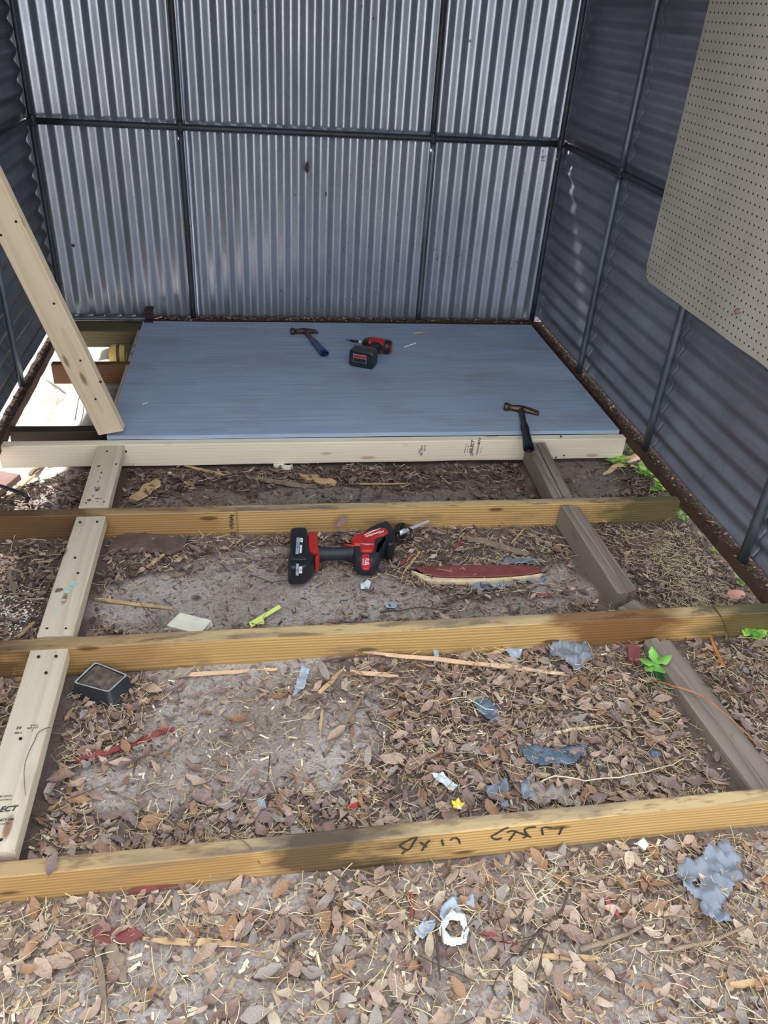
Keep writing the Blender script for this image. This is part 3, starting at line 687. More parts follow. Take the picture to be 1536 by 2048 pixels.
h2, hc, hd, L, up = hammer('claw_hammer', (1042, 818), (1008, 813), (1078, 824), (1058, 899), PT, 'black rubber grip', 'blackgrip', 'claw hammer with a black grip hanging over the front plywood edge', gripstart=.40)
c = hc+hd*(L*.84)+up*.0128
V, Fc = box_data((0,0,0), (.010, .005, .0015), .0005); sides = hd.cross(Z).normalized()
lb = mesh_obj('grip_badge', [c-h2.location+sides*v.x+hd*v.y+up*v.z for v in V], Fc, 'redlabel', h2); lb['label'] = 'small red badge'

# ------------------------------------------------------------------ impact driver on the plywood
dr = empty('impact_driver', (0,0,0)); tag(dr, 'red and black cordless impact driver lying on the plywood beside the blue hammer', 'drill')
def part(nm, d, mat, parent, smooth=False, label=None):
    o = mesh_obj(nm, d[0], d[1], mat, parent, smooth)
    if label: o['label'] = label
    return o
# local: X = fore/aft (bit -X), Y = battery (-) to head (+), Z up, tool lying on its side
def loft(rings, n=16, power=2.6):
    V, Fc = [], []
    for (c, ux, uz, w, h) in rings:
        for k in range(n):
            a = 2*PI*k/n; ca, sa = math.cos(a), math.sin(a); e = 2/power
            V.append(Vector(c)+Vector(ux)*(w*math.copysign(abs(ca)**e, ca))+Vector(uz)*(h*math.copysign(abs(sa)**e, sa)))
    for i in range(len(rings)-1):
        for k in range(n): a = i*n+k; b = i*n+(k+1) % n; Fc.append((a, b, b+n, a+n))
    Fc.append(tuple(range(n))); Fc.append(tuple(reversed(range((len(rings)-1)*n, len(rings)*n))))
    return V, Fc
XV, ZV, YV = (1,0,0), (0,0,1), (0,1,0)
bt = part('battery', loft([((0,-.092,.041), XV, ZV, .050, .032), ((0,-.088,.041), XV, ZV, .0565, .0385), ((0,-.060,.041), XV, ZV, .0575, .0395), ((0,-.038,.041), XV, ZV, .0575, .0395), ((.002,-.028,.040), XV, ZV, .054, .037)], 24, 7), 'black', dr, False, 'black battery pack')
part('label_plate', box_data((-.006, -.0928, .044), (.062, .0012, .036), .0004), 'label', bt)
part('label_stripe', box_data((-.006, -.0936, .053), (.058, .0012, .014), .0003), 'red', bt)
part('label_stripe', box_data((-.006, -.0936, .036), (.058, .0012, .017), .0003), 'black', bt)
part('latch', box_data((.0, -.055, .0805), (.050, .020, .003), .001), 'darksteel', bt)
part('battery_foot', loft([((.002,-.030,.040), XV, ZV, .054, .0375), ((.002,-.018,.040), XV, ZV, .050, .036), ((.003,-.008,.039), XV, ZV, .036, .030), ((.004,.0,.038), XV, ZV, .024, .022)], 24, 5), 'red', dr, True)
part('handle', loft([((.004,-.004,.037), XV, ZV, .024, .021), ((.006,.02,.036), XV, ZV, .021, .018), ((.008,.06,.035), XV, ZV, .022, .018), ((.010,.09,.034), XV, ZV, .030, .022), ((.008,.11,.034), XV, ZV, .040, .026)], 16, 2.4), 'rubber', dr, True)
part('motor_housing', loft([((-.030,.125,.034), YV, ZV, .030, .030), ((-.020,.125,.034), YV, ZV, .0325, .032), ((.035,.125,.034), YV, ZV, .0325, .032), ((.045,.125,.034), YV, ZV, .031, .031)], 18, 2.6), 'red', dr, True)
part('rear_cap', loft([((.044,.125,.034), YV, ZV, .033, .0325), ((.062,.125,.034), YV, ZV, .0325, .032), ((.070,.125,.034), YV, ZV, .026, .026)], 18, 2.3), 'black', dr, True)
part('cap_disc', loft([((.0695,.125,.034), YV, ZV, .020, .020), ((.0725,.125,.034), YV, ZV, .018, .018)], 18, 2), 'red', dr, True)
part('gear_case', loft([((-.028,.125,.034), YV, ZV, .031, .031), ((-.045,.125,.034), YV, ZV, .027, .027), ((-.060,.125,.034), YV, ZV, .019, .019), ((-.066,.125,.034), YV, ZV, .012, .012)], 18, 2.2), 'black', dr, True)
part('trigger', loft([((-.018,.088,.034), XV, ZV, .012, .010), ((-.020,.100,.034), XV, ZV, .014, .010)], 10, 2.2), 'red', dr, True)
part('chuck', loft([((-.064,.125,.034), YV, ZV, .0085, .0085), ((-.085,.125,.034), YV, ZV, .0085, .0085)], 12, 2), 'steel', dr, True)
part('bit_holder', loft([((-.084,.125,.034), YV, ZV, .0065, .0065), ((-.125,.125,.032), YV, ZV, .0065, .0065), ((-.132,.125,.032), YV, ZV, .003, .003), ((-.150,.125,.031), YV, ZV, .0025, .0025)], 12, 2), 'darksteel', dr, True)
p0 = PZ(727, 738, PT); p0.z = PT+.0015
dr.location = p0+Vector((.028, .088, 0)); dr.rotation_euler = (0, 0, math.radians(-26))
# nail and straw beside it
tag(tube('nail', [PZ(808, 694, PT+.004), PZ(829, 687, PT+.004), PZ(829.5, 686.8, PT+.004), PZ(831, 686.3, PT+.004)], [.0022, .0022, .0055, .0055], 'steel', loc=PZ(820, 690, PT)), 'steel nail lying on the plywood right of the impact driver', 'nail')
tag(tube('straw_stalk', [PZ(826, 667, PT+.004), PZ(840, 665, PT+.006), PZ(856, 666, PT+.004)], [.003, .0045, .002], 'straw2', loc=PZ(840, 666, PT)), 'brown twig scrap on the plywood near the back wall', 'twig')
for (px, py) in ((290, 806),): tag(tube('straw_stalk', [PZ(px-5, py+2, PT+.002), PZ(px+6, py-1, PT+.002)], .0018, 'chipwhite', loc=PZ(px, py, PT)), 'tiny white chip on the plywood near the leaning brace', 'chip')

# ------------------------------------------------------------------ reciprocating saw
SZ = .052
def q6(cx, cy, z=SZ): return PZ(540+cx/3.84, 1000+cy/3.84, z)
def pl(pts, z=SZ): return [(q6(*p, z).x, q6(*p, z).y) for p in pts]
sw0 = PZ(690, 1110, 0); sw = empty('reciprocating_saw', (sw0.x, sw0.y, 0)); tag(sw, 'red and black cordless reciprocating saw lying on the ground before the far joist', 'saw')
bpy.context.view_layer.update()
def sp(nm, pts, z0, z1, mat, rnd=.3, inset=.12, label=None, tz=None):
    o = pillow(nm, pl(pts, z0+(z1-z0)*(.55 if tz is None else tz)), z0, z1, mat, None, rnd, inset=inset); under(o, sw)
    if label: o['label'] = label
    return o
G0 = .004
bat = sp('battery', [(155,268),(285,262),(292,330),(292,440),(335,470),(340,515),(275,575),(150,582),(136,560),(140,470),(160,440),(150,350)], G0, .072, 'black', .18, .06, 'large black battery pack')
sp('battery_rail', [(160,440),(285,440),(285,462),(160,462)], .068, .0745, 'rubber', .3, .1)
sp('battery_vents', [(140,480),(160,480),(162,575),(145,578)], .068, .075, 'rubber', .3, .1)
sp('battery_foot', [(288,288),(360,290),(370,325),(360,360),(375,430),(382,480),(346,495),(336,460),(292,440)], .01, .066, 'red', .22, .08)
def hand():
    a, b = q6(368, 415, .036), q6(645, 408, .036); d_ = (b-a); L_ = d_.length; d_.normalize(); s_ = Z.cross(d_)
    rg = []
    for (t, w, h) in ((0, .022, .022), (.04, .0235, .023), (.2, .0205, .021), (.5, .0195, .020), (.8, .0215, .022), (.95, .026, .026), (1.02, .030, .028)):
        rg.append((a+d_*(L_*t), s_, Z, w, h))
    return loft(rg, 16, 2.2)
D = hand(); o = mesh_obj('handle', D[0], D[1], 'rubber', None, True); under(o, sw)
sp('motor_housing', [(635,385),(700,372),(800,380),(850,400),(846,480),(800,522),(705,526),(645,495),(632,440)], G0, .066, 'rubber', .45, .10)
sp('neck_grip', [(795,470),(790,330),(830,285),(912,255),(955,262),(962,300),(950,355),(885,372),(848,400),(842,470)], .008, .068, 'rubber', .3, .08)
sp('neck_core', [(795,300),(860,262),(935,250),(955,300),(940,350),(870,375),(840,415),(795,415)], .010, .065, 'rubber', .3, .06)
sp('front_shell', [(700,375),(690,300),(760,250),(850,205),(915,230),(930,300),(880,360),(800,400)], .006, .062, 'rubber', .3, .08)
up_ = sp('upper_shell', [(632,345),(632,275),(715,250),(858,212),(905,228),(915,264),(812,292),(770,345),(700,350)], .03, .0735, 'red', .2, .05, tz=.9)
sp('upper_shell', [(690,340),(812,290),(802,398),(692,398)], .03, .0742, 'red', .2, .05, tz=.9)
sp('trigger_guard', [(565,343),(600,350),(645,335),(700,345),(692,380),(640,370),(600,358)], .02, .066, 'red', .3, .08, tz=.8)
nose = sp('front_boot', [(862,190),(895,180),(938,222),(962,265),(966,320),(950,358),(915,366),(885,345),(868,260)], .006, .070, 'black', .35, .06, tz=.8)
sp('gear_nose', [(945,222),(985,200),(1042,200),(1050,250),(1010,270),(985,300),(962,300)], .018, .055, 'darksteel', .3, .1)
def bladef():
    a, b = q6(1000, 252, .05), q6(1222, 158, .05); d_ = (b-a).normalized(); s_ = Vector((-d_.y, d_.x, 0)); L_ = (b-a).length
    # narrow blade with a toothed lower edge, 1.2 mm thick, tilted so its flat side faces up
    V, Fc = [], []; n = 40
    topw = .0075; 
    for z in (-.0006, .0006):
        for i in range(n+1):
            t = i/n; w = topw*(1-.35*t); V.append(a+d_*(L_*t)+s_*w+Z*z); V.append(a+d_*(L_*t)-s_*(w+(.0018 if i % 2 else 0))+Z*z)
    m = 2*(n+1)
    for i in range(n):
        q = 2*i; Fc.append((q, q+1, q+3, q+2)); Fc.append((m+q, m+q+2, m+q+3, m+q+1)); Fc.append((q, q+2, m+q+2, m+q)); Fc.append((q+1, m+q+1, m+q+3, q+3))
    Fc.append((0, m, m+1, 1)); Fc.append((2*n, 2*n+1, m+2*n+1, m+2*n)); return V, Fc
D = bladef(); o = mesh_obj('saw_blade', D[0], D[1], 'steel', None); under(o, sw)
o = tube('blade_clamp', [q6(985, 258, .046), q6(1035, 236, .046)], .0095, 'steel', None, 12); under(o, sw)
sh = [q6(1060,215,.045), q6(1085,232,.052), q6(1092,270,.045), q6(1088,305,.03), q6(1068,312,.02), q6(1035,298,.02), q6(1000,306,.025), q6(975,300,.03)]
o = tube('shoe_bracket', sh, .005, 'darksteel', None, 8); under(o, sw)
o = tube('shoe_bracket', [q6(1060,215,.045), q6(1020,195,.045), q6(975,205,.045)], .005, 'darksteel', None, 8); under(o, sw)
o = sp('name_plate', [(702,418),(768,420),(770,535),(700,533)], .060, .0685, 'redlabel', .3, .06)
bpy.context.view_layer.update()
dx = (q6(735,528,.07)-q6(735,425,.07)).normalized()
text('FUEL', q6(742, 476, .0695), dx, Z, .012, 'white', sw, 0, .02); text('BRUSHLESS', q6(716, 476, .0695), dx, Z, .0045, 'white', sw, 0, .01)
dx = (q6(725,292,.075)-q6(888,238,.075)).normalized()
text('Milwaukee', q6(808, 258, .0752), dx, Z, .0115, 'white', sw, .25, .02)
o = tube('lightning_mark', [q6(722,270,.075), q6(790,238,.0755), q6(850,216,.0752)], [.0006, .0016, .0006], 'white', None, 6); under(o, sw)
o = tube('trim_stripe', [q6(695,334,.0755), q6(745,340,.0758), q6(795,338,.0755)], [.001, .002, .001], 'plasticl', None, 6); under(o, sw)
def sticker(pts, mat, z): 
    P = [q6(*p, z) for p in pts]; Q = [p-Z*.001 for p in P]
    o = mesh_obj('sticker', P+Q, [(0,1,2,3), (7,6,5,4), (0,4,5,1), (1,5,6,2), (2,6,7,3), (3,7,4,0)], mat, None); under(o, sw)
sticker([(205,288),(230,288),(222,412),(196,412)], 'label', .0745); sticker([(234,292),(252,292),(252,322),(234,322)], 'white', .0745)
sticker([(232,345),(246,345),(242,405),(228,405)], 'white', .0745); sticker([(200,488),(222,488),(220,580),(198,578)], 'label', .0745); sticker([(225,512),(248,512),(246,562),(223,560)], 'white', .0745)
dx2 = (q6(212,400,.075)-q6(212,300,.075)).normalized()
text('M18', q6(236, 537, .0752), dx2, Z, .0045, 'redlabel', sw, 0, .02); text('5.0', q6(210, 540, .0752), dx2, Z, .005, 'ink', sw, 0, .02); text('REDLITHIUM', q6(212, 350, .0752), dx2, Z, .004, 'ink', sw, 0, .01); text('XC', q6(243, 307, .0752), dx2, Z, .004, 'ink', sw, 0, .01)

# ------------------------------------------------------------------ ground debris builders
def gp(px, py, dz=0.0):
    p = PZ(px, py, 0)
    for _ in range(3): p = PZ(px, py, gz(p.x, p.y)+dz)
    return p
def splinter(name, px0, px1, w, th, mat, label, cat='splinter', taper=(.3, .3), z=.006, lift=0.0, seed=0, flat=True, n=14, group=None, wprof=None):
    a, b = gp(*px0, z), gp(*px1, z); a.z += lift*.3; b.z += lift; d_ = b-a; L_ = d_.length; d_.normalize(); s_ = Z.cross(d_).normalized(); u_ = d_.cross(s_)
    V, Fc = [], []
    for i in range(n+1):
        t = i/n; k = min(1, t/.25*(1-taper[0])+taper[0], (1-t)/.25*(1-taper[1])+taper[1]) if not wprof else wprof(t)
        q = noise.noise(Vector((t*5, seed, .5))); q2 = noise.noise(Vector((t*9, seed, 5.5)))
        c = a+d_*(L_*t)+s_*(w*.35*q); ww = w/2*k*(1+.25*q2)
        for (sx, sz) in ((-1, 0), (-.85, 1), (.85, 1), (1, 0), (.85, -1), (-.85, -1)): V.append(c+s_*(ww*sx)+u_*(th/2*sz*(1+.4*q)))
    for i in range(n):
        for j in range(6): p = i*6+j; q = i*6+(j+1) % 6; Fc.append((p, p+6, q+6, q))
    Fc.append(tuple(range(6))); Fc.append(tuple(reversed(range(n*6, n*6+6))))
    mid = (a+b)/2; o = mesh_obj(name, V, Fc, mat, None, loc=mid); return tag(o, label, cat, group)
def scrap(name, poly, mat, label, cat='plastic scrap', h=.012, seed=0, res=30, z=.006, holes=()):
    """thin crumpled film cut to an outline"""
    P = [gp(*p, z) for p in poly]; xs = [p.x for p in P]; ys = [p.y for p in P]
    def inside(x, y, Q):
        c = False; j = len(Q)-1
        for i in range(len(Q)):
            if (Q[i].y > y) != (Q[j].y > y) and x < (Q[j].x-Q[i].x)*(y-Q[i].y)/(Q[j].y-Q[i].y)+Q[i].x: c = not c
            j = i
        return c
    H = [[gp(*p, z) for p in hh] for hh in holes]
    x0, x1, y0, y1 = min(xs), max(xs), min(ys), max(ys); st = max((x1-x0), (y1-y0))/res; idx = {}; V, Fc = [], []
    def vid(i, j):
        if (i, j) not in idx:
            x, y = x0+i*st, y0+j*st; x += .3*st*noise.noise(Vector((i*.9, j*.9, seed))); y += .3*st*noise.noise(Vector((i*.9, j*.9, seed+9)))
            r_ = 1-abs(noise.noise(Vector((x*28, y*28, seed))))*2; zz = gz(x, y)+z+h*(.5*r_+.7*noise.noise(Vector((x*60, y*40, seed+3))))
            idx[(i, j)] = len(V); V.append(Vector((x, y, max(zz, gz(x, y)+.003))))
        return idx[(i, j)]
    for i in range(int((x1-x0)/st)+1):
        for j in range(int((y1-y0)/st)+1):
            cx, cy = x0+(i+.5)*st, y0+(j+.5)*st
            if inside(cx, cy, P) and not any(inside(cx, cy, hh) for hh in H): Fc.append((vid(i, j), vid(i+1, j), vid(i+1, j+1), vid(i, j+1)))
    if not Fc: return None
    o = mesh_obj(name, V, Fc, mat, None, True, loc=((x0+x1)/2, (y0+y1)/2, gz((x0+x1)/2, (y0+y1)/2)))
    md = o.modifiers.new('thickness', 'SOLIDIFY'); md.thickness = .0006
    return tag(o, label, cat)

# leaf geometry: ovate, folded along the midrib and curled
def leaf_data(L, wr, curl, fold, twist, n=6, seed=0):
    V, Fc = [], []
    for i in range(n+1):
        t = i/n; w = L*wr*math.sin(PI*min(1, t*.93+.035))**.8*(1-.25*t)/2*(1+.45*noise.noise(Vector((t*4.5, seed*3.7, .5))))+.0004
        x = L*(t-.5); zc = curl*L*(4*(t-.5)**2-.4); tw = twist*(t-.5)
        for s in (-1, 0, 1):
            y = s*w*(1+.3*s*noise.noise(Vector((t*3.5, seed*5.1, 7.5)))); z = zc+abs(s)*w*fold*(1+.3*math.sin(t*9+seed)); V.append(Vector((x, y*math.cos(tw)-z*math.sin(tw)*.3, z+y*math.sin(tw))))
    for i in range(n):
        for s in range(2): q = i*3+s; Fc.append((q, q+3, q+4, q+1))
    return V, Fc
# litter density: bare sand patches traced on the ground
BARE = []
for (cx, cy, rx, ry, a) in ((470,1195,260,58,.96), (360,1225,150,35,.8), (620,1170,150,30,.8), (760,1200,120,35,.7), (1000,1215,120,30,.5), (480,1335,170,45,.85), (560,1480,170,95,.8), (430,1460,130,110,.75), (270,1560,120,55,.7), (640,1400,120,60,.45),
                            (1150,940,90,45,.9), (650,990,330,22,.75), (480,1000,120,18,.8), (950,975,120,25,.4), (250,1970,120,90,.5), (520,1790,110,50,.6), (400,1960,160,70,.65), (700,1960,420,90,.4), (1080,1960,300,110,.45), (1250,2020,300,60,.5), (620,2030,500,50,.5), (1130,1165,60,40,.6), (780,1320,80,50,.3),(560,1130,200,40,.5)):
    c = PZ(cx, cy, 0); rxw = abs(PZ(cx+rx, cy, 0).x-c.x); ryw = abs(PZ(cx, cy+ry, 0).y-c.y); BARE.append((c.x, c.y, rxw, ryw, a))
def dens(x, y):
    d_ = 1.0; x += .05*noise.noise(Vector((x*7, y*7, 9))); y += .04*noise.noise(Vector((x*7, y*7, 19)))
    for (cx, cy, rx, ry, a) in BARE:
        q = ((x-cx)/rx)**2+((y-cy)/ry)**2
        if q < 1.7: d_ = min(d_, 1-a*(1-sm(.7, 1.7, q)))
    return d_
ha = g.data.attributes.new('humus', 'FLOAT', 'POINT')
ha.data.foreach_set('value', [(dens(v.co.x, v.co.y)*(1-.6*sm(-2.8, -2.95, v.co.y)) if -.5 < v.co.x < 2.2 and -3.6 < v.co.y < -1.1 else .55) for v in g.data.vertices])
def blocked(x, y, m=.0):
    if y > -1.215: return True
    for yb in (-2.855, -2.243, -1.643):
        if abs(y-yb) < .026+m: return True
    if -.036-m < x < .068+m and y > -2.87: return True
    if 1.53 < x < 1.64 and y > -2.12: return True
    if 1.58 < x < 1.72 and -2.8 < y <= -2.12: return random.random() < .8
    return False
def zone(y): return 0 if y < -2.87 else 1 if y < -2.26 else 2 if y < -1.66 else 3
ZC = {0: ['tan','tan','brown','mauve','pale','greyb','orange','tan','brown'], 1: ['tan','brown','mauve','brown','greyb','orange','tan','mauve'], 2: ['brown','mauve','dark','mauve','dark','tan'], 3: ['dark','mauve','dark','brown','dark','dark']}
LK = list(LEAFC.keys())
def rot_to(V, c, yaw, pitch, roll):
    m = Matrix.Rotation(yaw, 3, 'Z') @ Matrix.Rotation(pitch, 3, 'Y') @ Matrix.Rotation(roll, 3, 'X')
    return [m @ v + c for v in V]
def scatter_pt(rnd, y0=-3.45, y1=-1.2, x0=-.42, x1=2.05, pw=1.0, m=0.0):
    for _ in range(200):
        x, y = rnd.uniform(x0, x1), rnd.uniform(y0, y1)
        if blocked(x, y, m): continue
        if rnd.random() < dens(x, y)**pw: return x, y
    return x0, y0
def leaf_litter():
    rnd = random.Random(11); V, Fc, mi = [], [], []
    for k in range(10500):
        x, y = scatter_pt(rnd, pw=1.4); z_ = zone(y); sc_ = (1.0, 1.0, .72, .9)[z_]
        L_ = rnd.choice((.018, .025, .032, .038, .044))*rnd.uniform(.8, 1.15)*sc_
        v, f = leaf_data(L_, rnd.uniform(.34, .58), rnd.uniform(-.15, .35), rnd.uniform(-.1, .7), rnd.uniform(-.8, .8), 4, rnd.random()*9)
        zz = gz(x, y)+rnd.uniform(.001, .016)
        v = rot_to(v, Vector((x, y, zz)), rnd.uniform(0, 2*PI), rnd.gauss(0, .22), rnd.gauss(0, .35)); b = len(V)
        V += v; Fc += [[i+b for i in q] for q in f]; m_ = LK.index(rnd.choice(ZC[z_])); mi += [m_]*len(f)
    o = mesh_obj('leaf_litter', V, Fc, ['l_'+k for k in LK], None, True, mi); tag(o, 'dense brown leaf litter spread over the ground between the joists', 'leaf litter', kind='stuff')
leaf_litter()
def strips(name, n, rnd, lmin, lmax, wmin, wmax, mats, label, cat, pw, y0=-3.45, region=None, zt=.02):
    V, Fc, mi = [], [], []
    for k in range(n):
        for _ in range(30):
            if region:
                x, y = region(rnd); break
            x, y = scatter_pt(rnd, pw=pw, y0=y0, m=.004)
            if rnd.random() < (1.0, .75, .38, .22)[zone(y)]: break
        L_ = rnd.uniform(lmin, lmax)*rnd.uniform(.5, 1); a = rnd.uniform(0, 2*PI); w = rnd.uniform(wmin, wmax)/2; z = gz(x, y)+rnd.uniform(.003, zt); bend = rnd.gauss(0, .5); ns = 4
        c = Vector((x, y, z)); b = len(V); tl = rnd.gauss(0, .12); p = c.copy(); ang = a
        for i in range(ns+1):
            d_ = Vector((math.cos(ang), math.sin(ang), tl)); s_ = Vector((-math.sin(ang), math.cos(ang), 0)); 
            V += [p+s_*w, p-s_*w, p+Z*w*1.2]; p = p+d_*(L_/ns); ang += bend/ns*1.6; tl += rnd.gauss(0, .1)
        for i in range(ns):
            q = b+i*3
            Fc += [(q, q+3, q+5, q+2), (q+2, q+5, q+4, q+1), (q+1, q+4, q+3, q)]
        m_ = rnd.randrange(len(mats)); mi += [m_]*(ns*3)
    o = mesh_obj(name, V, Fc, mats, None, True, mi); return tag(o, label, cat, kind='stuff')
strips('straw_litter', 14500, random.Random(5), .010, .066, .0008, .0022, ['straw', 'straw2', 'straw3', 'straw', 'straw2'], 'pale straw and dry grass strewn through the leaf litter', 'straw', .9, zt=.024)
strips('twig_litter', 420, random.Random(6), .03, .16, .0008, .0022, ['twig', 'bark', 'twig'], 'thin dark twigs and rootlets scattered over the litter', 'twigs', .5, zt=.024)
def chips():
    rnd = random.Random(21); V, Fc, mi = [], [], []
    mats = ['l_brown', 'straw2', 'l_mauve', 'l_dark', 'straw3', 'chipgrey', 'l_tan']
    for k in range(42000):
        for _ in range(20):
            x, y = rnd.uniform(-.42, 2.05), rnd.uniform(-3.45, -1.2)
            if not blocked(x, y): break
        if rnd.random() > .32+.68*dens(x, y): continue
        z_ = zone(y); s = rnd.uniform(.0012, .0058)*(1.25, .95, .8, .9)[z_]; a = rnd.uniform(0, 2*PI); u = Vector((math.cos(a), math.sin(a), rnd.gauss(0, .3)))*s*rnd.uniform(1, 2.6); w = Vector((-math.sin(a), math.cos(a), rnd.gauss(0, .3)))*s*.55
        c = Vector((x, y, gz(x, y)+rnd.uniform(.0005, .004))); b = len(V); V += [c-u-w, c+u-w*.7, c+u+w, c-u+w*.8]; Fc.append((b, b+1, b+2, b+3))
        mi.append(rnd.choice((3, 3, 2, 0, 5)) if z_ == 3 else rnd.choice((0, 1, 2, 3, 4, 5, 6) if z_ < 2 else (0, 2, 3, 3, 5, 1)))
    o = mesh_obj('mulch_flakes', V, Fc, mats, None, False, mi); tag(o, 'fine broken leaf and bark flakes covering the soil', 'mulch', kind='stuff')
chips()
# individual leaves: the 300 that show largest
VAR = []
rv = random.Random(3)
for i in range(10):
    v, f = leaf_data(1.0, rv.uniform(.38, .6), rv.uniform(.0, .3), rv.uniform(.1, .6), rv.uniform(-.6, .6), 8, i)
    VAR.append((v, f))
MESHES = {}
def leaf_mesh(i, k):
    if (i, k) not in MESHES:
        v, f = VAR[i]; me = bpy.data.meshes.new('dead_leaf'); 
        st = tube_data([(-.5, 0, v[1].z), (-.58, .01, v[1].z), (-.66, .03, v[1].z+.01)], .012, 5); V_, F_ = join((v, f), st)
        me.from_pydata([tuple(p) for p in V_], [], F_); me.materials.append(MT['l_'+k]); me.polygons.foreach_set('use_smooth', [True]*len(me.polygons)); MESHES[(i, k)] = me
    return MESHES[(i, k)]
ZN = {0: 'on the straw in front of the nearest joist', 1: 'on the litter between the nearest and middle joists', 2: 'on the ground between the middle and far joists', 3: 'on the dark soil before the pale front joist'}
CN = {'tan': 'light tan', 'brown': 'brown', 'mauve': 'dull mauve-brown', 'orange': 'orange-brown', 'greyb': 'greyish', 'dark': 'dark brown', 'pale': 'pale straw-coloured'}
def put_leaf(x, y, L_, k, yaw, i, rnd, dz=0.014, group=True, label=None, pitch=None):
    o = bpy.data.objects.new('dead_leaf', leaf_mesh(i, k)); COL.objects.link(o); o.scale = (L_, L_, L_); z = gz(x, y)+dz
    o.location = (x, y, z); o.rotation_euler = (rnd.gauss(0, .25), rnd.gauss(0, .18) if pitch is None else pitch, yaw)
    zn = zone(y); tag(o, label or f'{CN[k]} dead leaf lying {ZN[zn]}', 'leaf', None if label else f'{CN[k]} dead leaves {ZN[zn]}'); return o
rnd = random.Random(17)
cnt = 0
while cnt < 270:
    r_ = rnd.random(); y0, y1 = (-3.25, -2.88) if r_ < .42 else (-2.82, -2.27) if r_ < .85 else (-2.2, -1.68) if r_ < .94 else (-1.6, -1.24)
    x, y = scatter_pt(rnd, y0, y1, .08, 1.98, 1.3, .012)
    if blocked(x, y, .012): continue
    z_ = zone(y); k = rnd.choice(ZC[z_]); put_leaf(x, y, rnd.uniform(.036, .060), k, rnd.uniform(0, 2*PI), rnd.randrange(10), rnd); cnt += 1
# leaves the photo shows singly
SING = [((1112, 1098), .085, 'orange', .9, 'large orange-brown leaf lying left of the grey weathered timber'), ((1180, 940), .03, 'brown', .3, None),
        ((105, 1728), .05, 'mauve', 1.5, 'single leaf lying on the top of the nearest joist at the left'), ((683, 1042), .045, 'mauve', 1.4, 'leaf standing on edge against the far joist above the saw'),
        ((478, 1435), .055, 'orange', .0, 'orange-brown leaf alone on the bare sand patch'), ((440, 1380), .045, 'mauve', .4, 'round mauve leaf alone on bare sand behind the orange leaf'),
        ((345, 1030), .06, 'brown', .2, None), ((195, 978), .026, 'mauve', 1.2, 'small dark leaf on the short flat board'), ((1240, 1720), .05, 'brown', 2.4, None), ((460, 1855), .055, 'orange', 1.3, 'upright reddish-brown leaf on the sand in the foreground'),
        ((735, 1780), .06, 'tan', .2, 'broad tan leaf with a clear midrib in the foreground'), ((945, 1735), .055, 'tan', .1, None), ((1150, 1870), .07, 'brown', 2.6, None), ((370, 1760), .055, 'brown', 1.6, None), ((200, 1760), .05, 'pale', 2.7, None)]
for i, (p, L_, k, yaw, lab) in enumerate(SING):
    onbeam = 'top of the nearest joist' in (lab or ''); onb = 'short flat board' in (lab or ''); st = 'standing on edge' in (lab or '')
    q = gp(*p, .012)
    if onbeam: q = PZ(*p, .09)
    if onb: q = PZ(*p, .094)
    if st: q = PY(p[0], p[1], -1.685)
    o = put_leaf(q.x, q.y, L_, k, yaw, i % 10, rnd, q.z-gz(q.x, q.y), label=lab)
    if onbeam or onb: o.rotation_euler = (0, 0, yaw)
    if st: o.rotation_euler = (1.2, -.8, .2)

# ------------------------------------------------------------------ distinct wood pieces
bigred = empty('red_splinter_board', gp(955, 1142)); tag(bigred, 'long dark-red painted piece of wood with a torn pale edge on the ground', 'wood piece'); bpy.context.view_layer.update()
def poly_solid(name, pts, z0, z1, mat, parent=None, label=None, rnd=.25, inset=.04):
    P = [PZ(*p, z1) for p in pts]; o = pillow(name, [(p.x, p.y) for p in P], z0, z1, mat, None, rnd, inset=inset)
    if parent is not None: under(o, parent)
    if label: o['label'] = label
    return o
zb = gp(955, 1142).z
poly_solid('painted_face', [(824,1131),(855,1134),(905,1130),(1000,1128),(1050,1130),(1078,1135),(1085,1142),(1058,1148),(990,1152),(900,1154),(858,1150)], zb+.012, zb+.022, 'redwood', bigred, 'dark red painted face')
poly_solid('torn_edge', [(820,1138),(830,1140),(860,1152),(900,1155),(990,1154),(1058,1149),(1088,1143),(1082,1150),(1000,1158),(930,1163),(850,1161)], zb, zb+.017, 'torn', bigred, 'pale torn edge')
